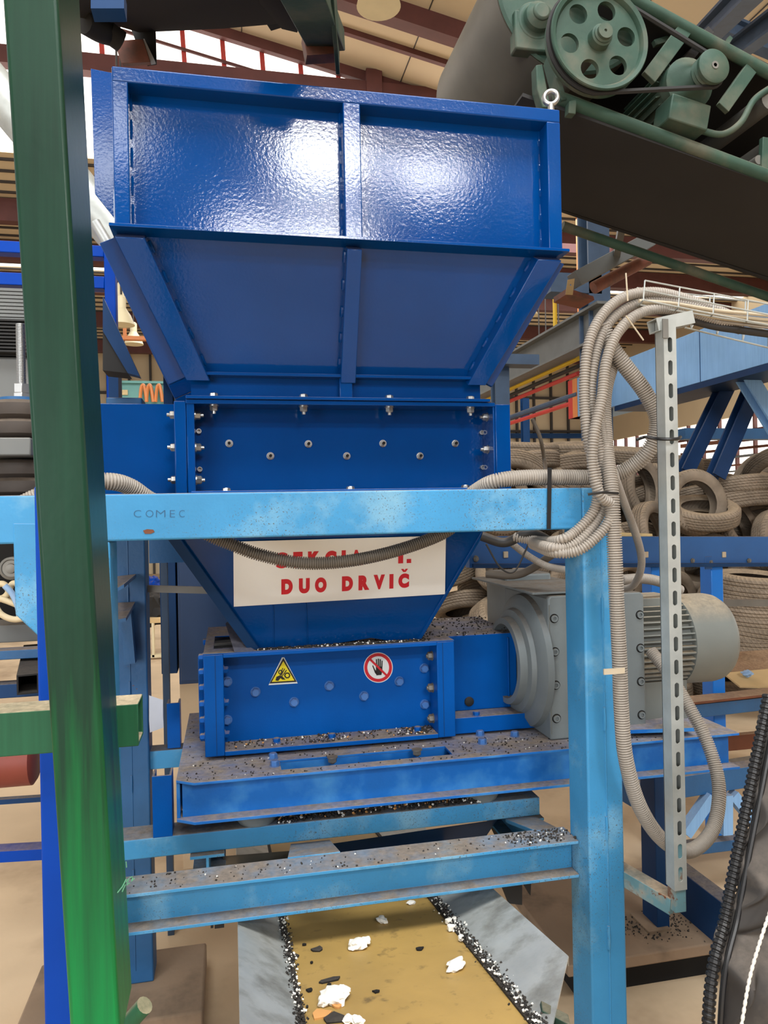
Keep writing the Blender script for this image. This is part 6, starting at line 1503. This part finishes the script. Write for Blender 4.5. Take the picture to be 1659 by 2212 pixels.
# the body of the heap, as the tyres came to rest
TY = [(2.65,6.55,0.1,0.0,0.0,-2.44),(3.28,6.3,0.1,0.0,0.0,-2.71),(4.0,6.44,0.1,0.0,-0.0,1.22),(4.69,6.4,0.1,-0.0,-0.0,-0.01),(5.3,6.52,0.1,0.0,-0.0,-0.93),(5.94,6.31,0.1,-0.0,-0.0,-0.12),(6.61,6.49,0.1,0.0,0.0,0.31),(2.07,6.28,0.29,0.66,0.43,2.63),(2.88,6.32,0.4,-0.18,-0.25,-0.65),(3.9,6.31,0.42,-0.41,-0.09,-0.3),(4.64,6.51,0.3,0.0,-0.0,-0.81),(5.36,6.28,0.3,-0.0,-0.0,0.47),(5.9,6.66,0.3,0.2,-0.17,-2.17),(6.89,6.4,0.31,-0.16,0.2,-1.01),(2.28,6.68,0.35,-0.27,0.27,1.0),(3.28,6.32,0.66,-0.27,0.43,0.63),(4.0,6.64,0.49,-0.31,-0.29,-0.82),(4.8,6.3,0.5,-0.0,0.0,2.75),(5.41,6.66,0.49,-0.02,0.29,1.66),(5.96,6.31,0.6,-0.02,-0.26,-1.23),(6.51,6.74,0.42,-0.7,-0.38,0.48),(2.08,6.62,0.6,0.11,0.39,1.88),(2.89,6.78,0.49,-0.07,0.29,1.46),(3.79,6.64,0.72,0.42,-0.04,3.14),(4.4,6.83,0.61,-0.06,-0.42,-1.53),(5.02,6.63,0.71,-0.09,-0.3,-1.26),(5.68,6.66,0.71,-0.23,-0.18,-0.5),(6.94,6.32,0.57,-0.15,-0.43,3.0),(2.45,6.9,0.7,-0.4,-0.16,-0.46),(3.13,6.66,0.79,0.42,-0.08,-3.01),(3.95,6.97,0.79,-0.36,-0.22,-0.63),(4.5,6.77,0.88,0.27,-0.19,-2.6),(5.09,6.97,0.81,-0.2,0.26,0.9),(5.47,6.32,1.03,-0.21,0.23,0.86),(6.23,7.09,0.58,1.0,0.21,-0.13),(2.24,6.93,0.91,-0.19,-0.39,-1.19),(2.95,7.0,0.86,0.35,0.24,2.54),(3.78,6.83,1.08,0.28,0.32,2.21),(4.38,7.01,1.01,0.21,0.25,2.24),(4.95,6.67,1.12,0.14,0.29,2.02),(5.62,6.79,1.09,0.01,0.33,1.6),(6.19,6.72,0.79,0.77,0.2,1.8),(2.55,7.11,1.04,0.29,0.31,2.26),(3.14,6.93,1.11,0.41,0.04,3.04),(3.74,7.17,1.15,-0.21,-0.37,-1.12),(4.57,6.82,1.29,-0.01,-0.33,-1.57),(5.08,7.18,1.15,0.01,-0.43,-1.57),(5.46,6.71,1.33,0.19,0.27,2.2),(6.26,6.82,0.97,-0.28,0.75,0.03),(2.08,6.93,1.26,0.17,-0.27,-0.26),(3.07,7.2,1.21,0.36,-0.2,-2.67),(3.95,6.86,1.51,-0.12,-0.41,-1.37),(4.38,7.26,1.28,-0.26,0.8,1.65),(4.93,6.9,1.49,-0.13,0.31,1.3),(5.5,7.19,1.36,0.37,-0.27,-2.71),(6.53,7.03,0.92,-0.51,0.63,-0.33),(2.74,7.15,1.45,0.33,-0.22,-2.29),(3.33,6.66,1.43,-0.55,0.14,-2.98),(3.97,7.38,1.49,-0.43,-0.08,-0.25),(4.57,6.82,1.72,-0.03,-0.34,-1.36),(5.03,7.39,1.52,0.43,-0.1,-2.95),(5.56,6.93,1.69,0.53,0.17,-0.05),(5.72,7.4,1.47,0.31,0.35,2.07),(2.09,6.86,1.47,-0.3,-0.08,1.64),(3.18,7.43,1.53,0.01,0.61,1.14),(3.85,7.15,1.82,0.39,-0.1,-2.95),(4.39,7.41,1.69,-0.44,-0.11,-0.26),(4.72,6.91,1.9,-0.27,-0.21,-0.51),(5.22,7.47,1.7,-0.44,0.08,0.13),(5.98,7.43,1.65,0.42,0.21,2.45),(2.41,7.43,1.52,0.44,-0.24,-2.21),(3.37,6.48,1.56,0.54,0.15,-0.3),(3.99,7.62,1.83,-0.4,-0.22,-0.57),(4.59,7.42,1.92,0.39,-0.25,-2.58),(5.26,7.46,1.93,-0.43,0.1,0.18),(4.52,6.08,0.92,-1.57,0.92,0.0),(5.84,7.61,1.81,-0.31,-0.34,-1.06),(2.07,6.9,1.68,-0.01,-0.31,0.34),(3.26,7.41,1.76,-0.5,0.36,0.12),(3.76,7.08,2.07,0.33,-0.24,-2.56),(4.51,7.71,2.01,-0.43,0.04,0.13),(5.06,7.45,2.17,0.34,0.26,2.63),(5.6,7.74,2.01,0.06,0.47,1.41),(6.62,7.13,1.07,0.14,-0.78,-2.91),(2.3,7.5,1.68,-0.48,0.12,0.69),(3.46,7.28,2.22,-0.45,-0.4,-0.16),(3.88,7.75,2.09,-0.52,-0.19,0.4),(5.11,7.79,2.24,0.34,0.26,2.64),(5.68,6.41,1.85,-1.17,-1.14,1.17),(2.36,6.3,0.77,-0.63,0.75,-1.72),(3.11,7.79,2.09,0.27,0.48,-2.07),(5.84,7.16,2.02,-0.07,-0.53,1.98),(6.74,7.21,1.22,0.77,-0.19,2.19),(2.7,7.78,2.1,0.73,0.14,-1.35),(3.48,6.24,1.12,1.13,3.06,0.34),(2.08,7.59,1.81,-0.48,-0.11,0.25),(2.59,7.19,1.89,-1.01,0.76,-2.27),(7.09,7.37,1.41,-3.0,-0.06,-0.81),(2.08,7.72,2.01,0.19,0.43,2.31),(2.62,6.47,1.31,-0.32,2.3,0.02),(2.0,6.43,2.0,1.44,0.5,-2.21),(6.14,6.28,1.04,-0.75,2.9,-0.25),(7.3,6.84,0.78,-1.57,1.39,1.57),(3.9,6.31,1.59,-1.21,0.97,-2.28),(4.01,6.7,2.03,1.45,0.3,0.48),(4.89,6.44,1.63,-1.17,-0.43,-2.87),(1.94,6.97,2.09,1.25,-0.69,1.62),(6.17,7.8,2.18,2.13,-0.09,1.44),(3.05,6.93,1.94,-1.64,0.11,-0.55),(5.52,6.65,2.21,0.04,-0.67,-1.73),(6.49,7.18,2.18,-2.8,-0.37,-1.05),(5.27,6.45,1.88,2.49,-0.35,-1.59),(2.43,7.0,2.18,0.07,1.16,-1.04),(2.45,6.33,1.37,0.39,-0.81,-0.09),(6.26,6.7,2.09,2.56,-0.48,-0.86),(7.07,6.92,0.71,-1.52,-0.72,-1.72),(2.72,6.08,0.92,1.57,-2.79,-0.0),(4.45,6.32,1.3,-0.01,-2.13,1.22),(6.17,6.97,1.49,0.11,-2.06,1.34),(2.57,6.7,1.88,1.17,-0.82,0.74),(6.11,6.39,1.81,1.39,0.04,-0.03),(6.54,6.33,1.31,-1.15,-0.7,-1.18),(7.05,6.2,0.98,-1.92,2.32,0.08),(2.78,6.51,1.18,0.13,-0.87,0.27),(6.59,6.21,1.96,1.38,-0.31,0.06),(6.36,6.71,1.49,0.98,-0.56,-2.92),(5.17,6.18,1.5,-2.21,1.24,-0.43),(7.3,7.62,1.85,1.57,0.7,-1.57),(4.02,6.21,0.94,-1.62,-2.27,0.48),(6.75,7.04,1.78,-0.04,-0.71,0.66),(6.42,7.84,1.79,-0.77,-0.74,2.54),(6.88,7.43,1.59,-2.99,0.02,-1.36),(5.99,6.12,1.39,-1.44,-0.1,3.1),(6.86,6.55,1.14,0.96,0.11,1.88),(6.67,6.92,1.92,-2.82,-0.65,0.11),(2.37,6.31,1.92,1.6,-0.12,0.31),(4.26,6.19,1.88,-2.14,-1.22,0.54),(7.12,6.86,1.69,2.37,-0.4,1.5),(7.0,7.73,2.04,0.63,0.81,-2.73),(7.08,6.31,1.45,0.33,-0.34,2.71)]
def tyre_label(c):
    d = c - EYE; w = d.dot(FW); px = CXP + d.dot(CR) / w * FPX; py = CYP - d.dot(CU) / w * FPX
    side = 'left of the conduits' if px < 1270 else ('between conduits and slotted post' if px < 1440 else 'right of the slotted post')
    lev = 'high in the heap' if py < 1060 else ('just above the blue rail' if py < 1160 else 'below the blue rail')
    return 'dusty worn tyre %s, %s' % (lev, side)


for l in TY:
    tyre((l[0], l[1], l[2]), 0, 0, 0, tyre_label(V(l[:3])), 1.0)
    TYRES[-1].rotation_euler = l[3:]
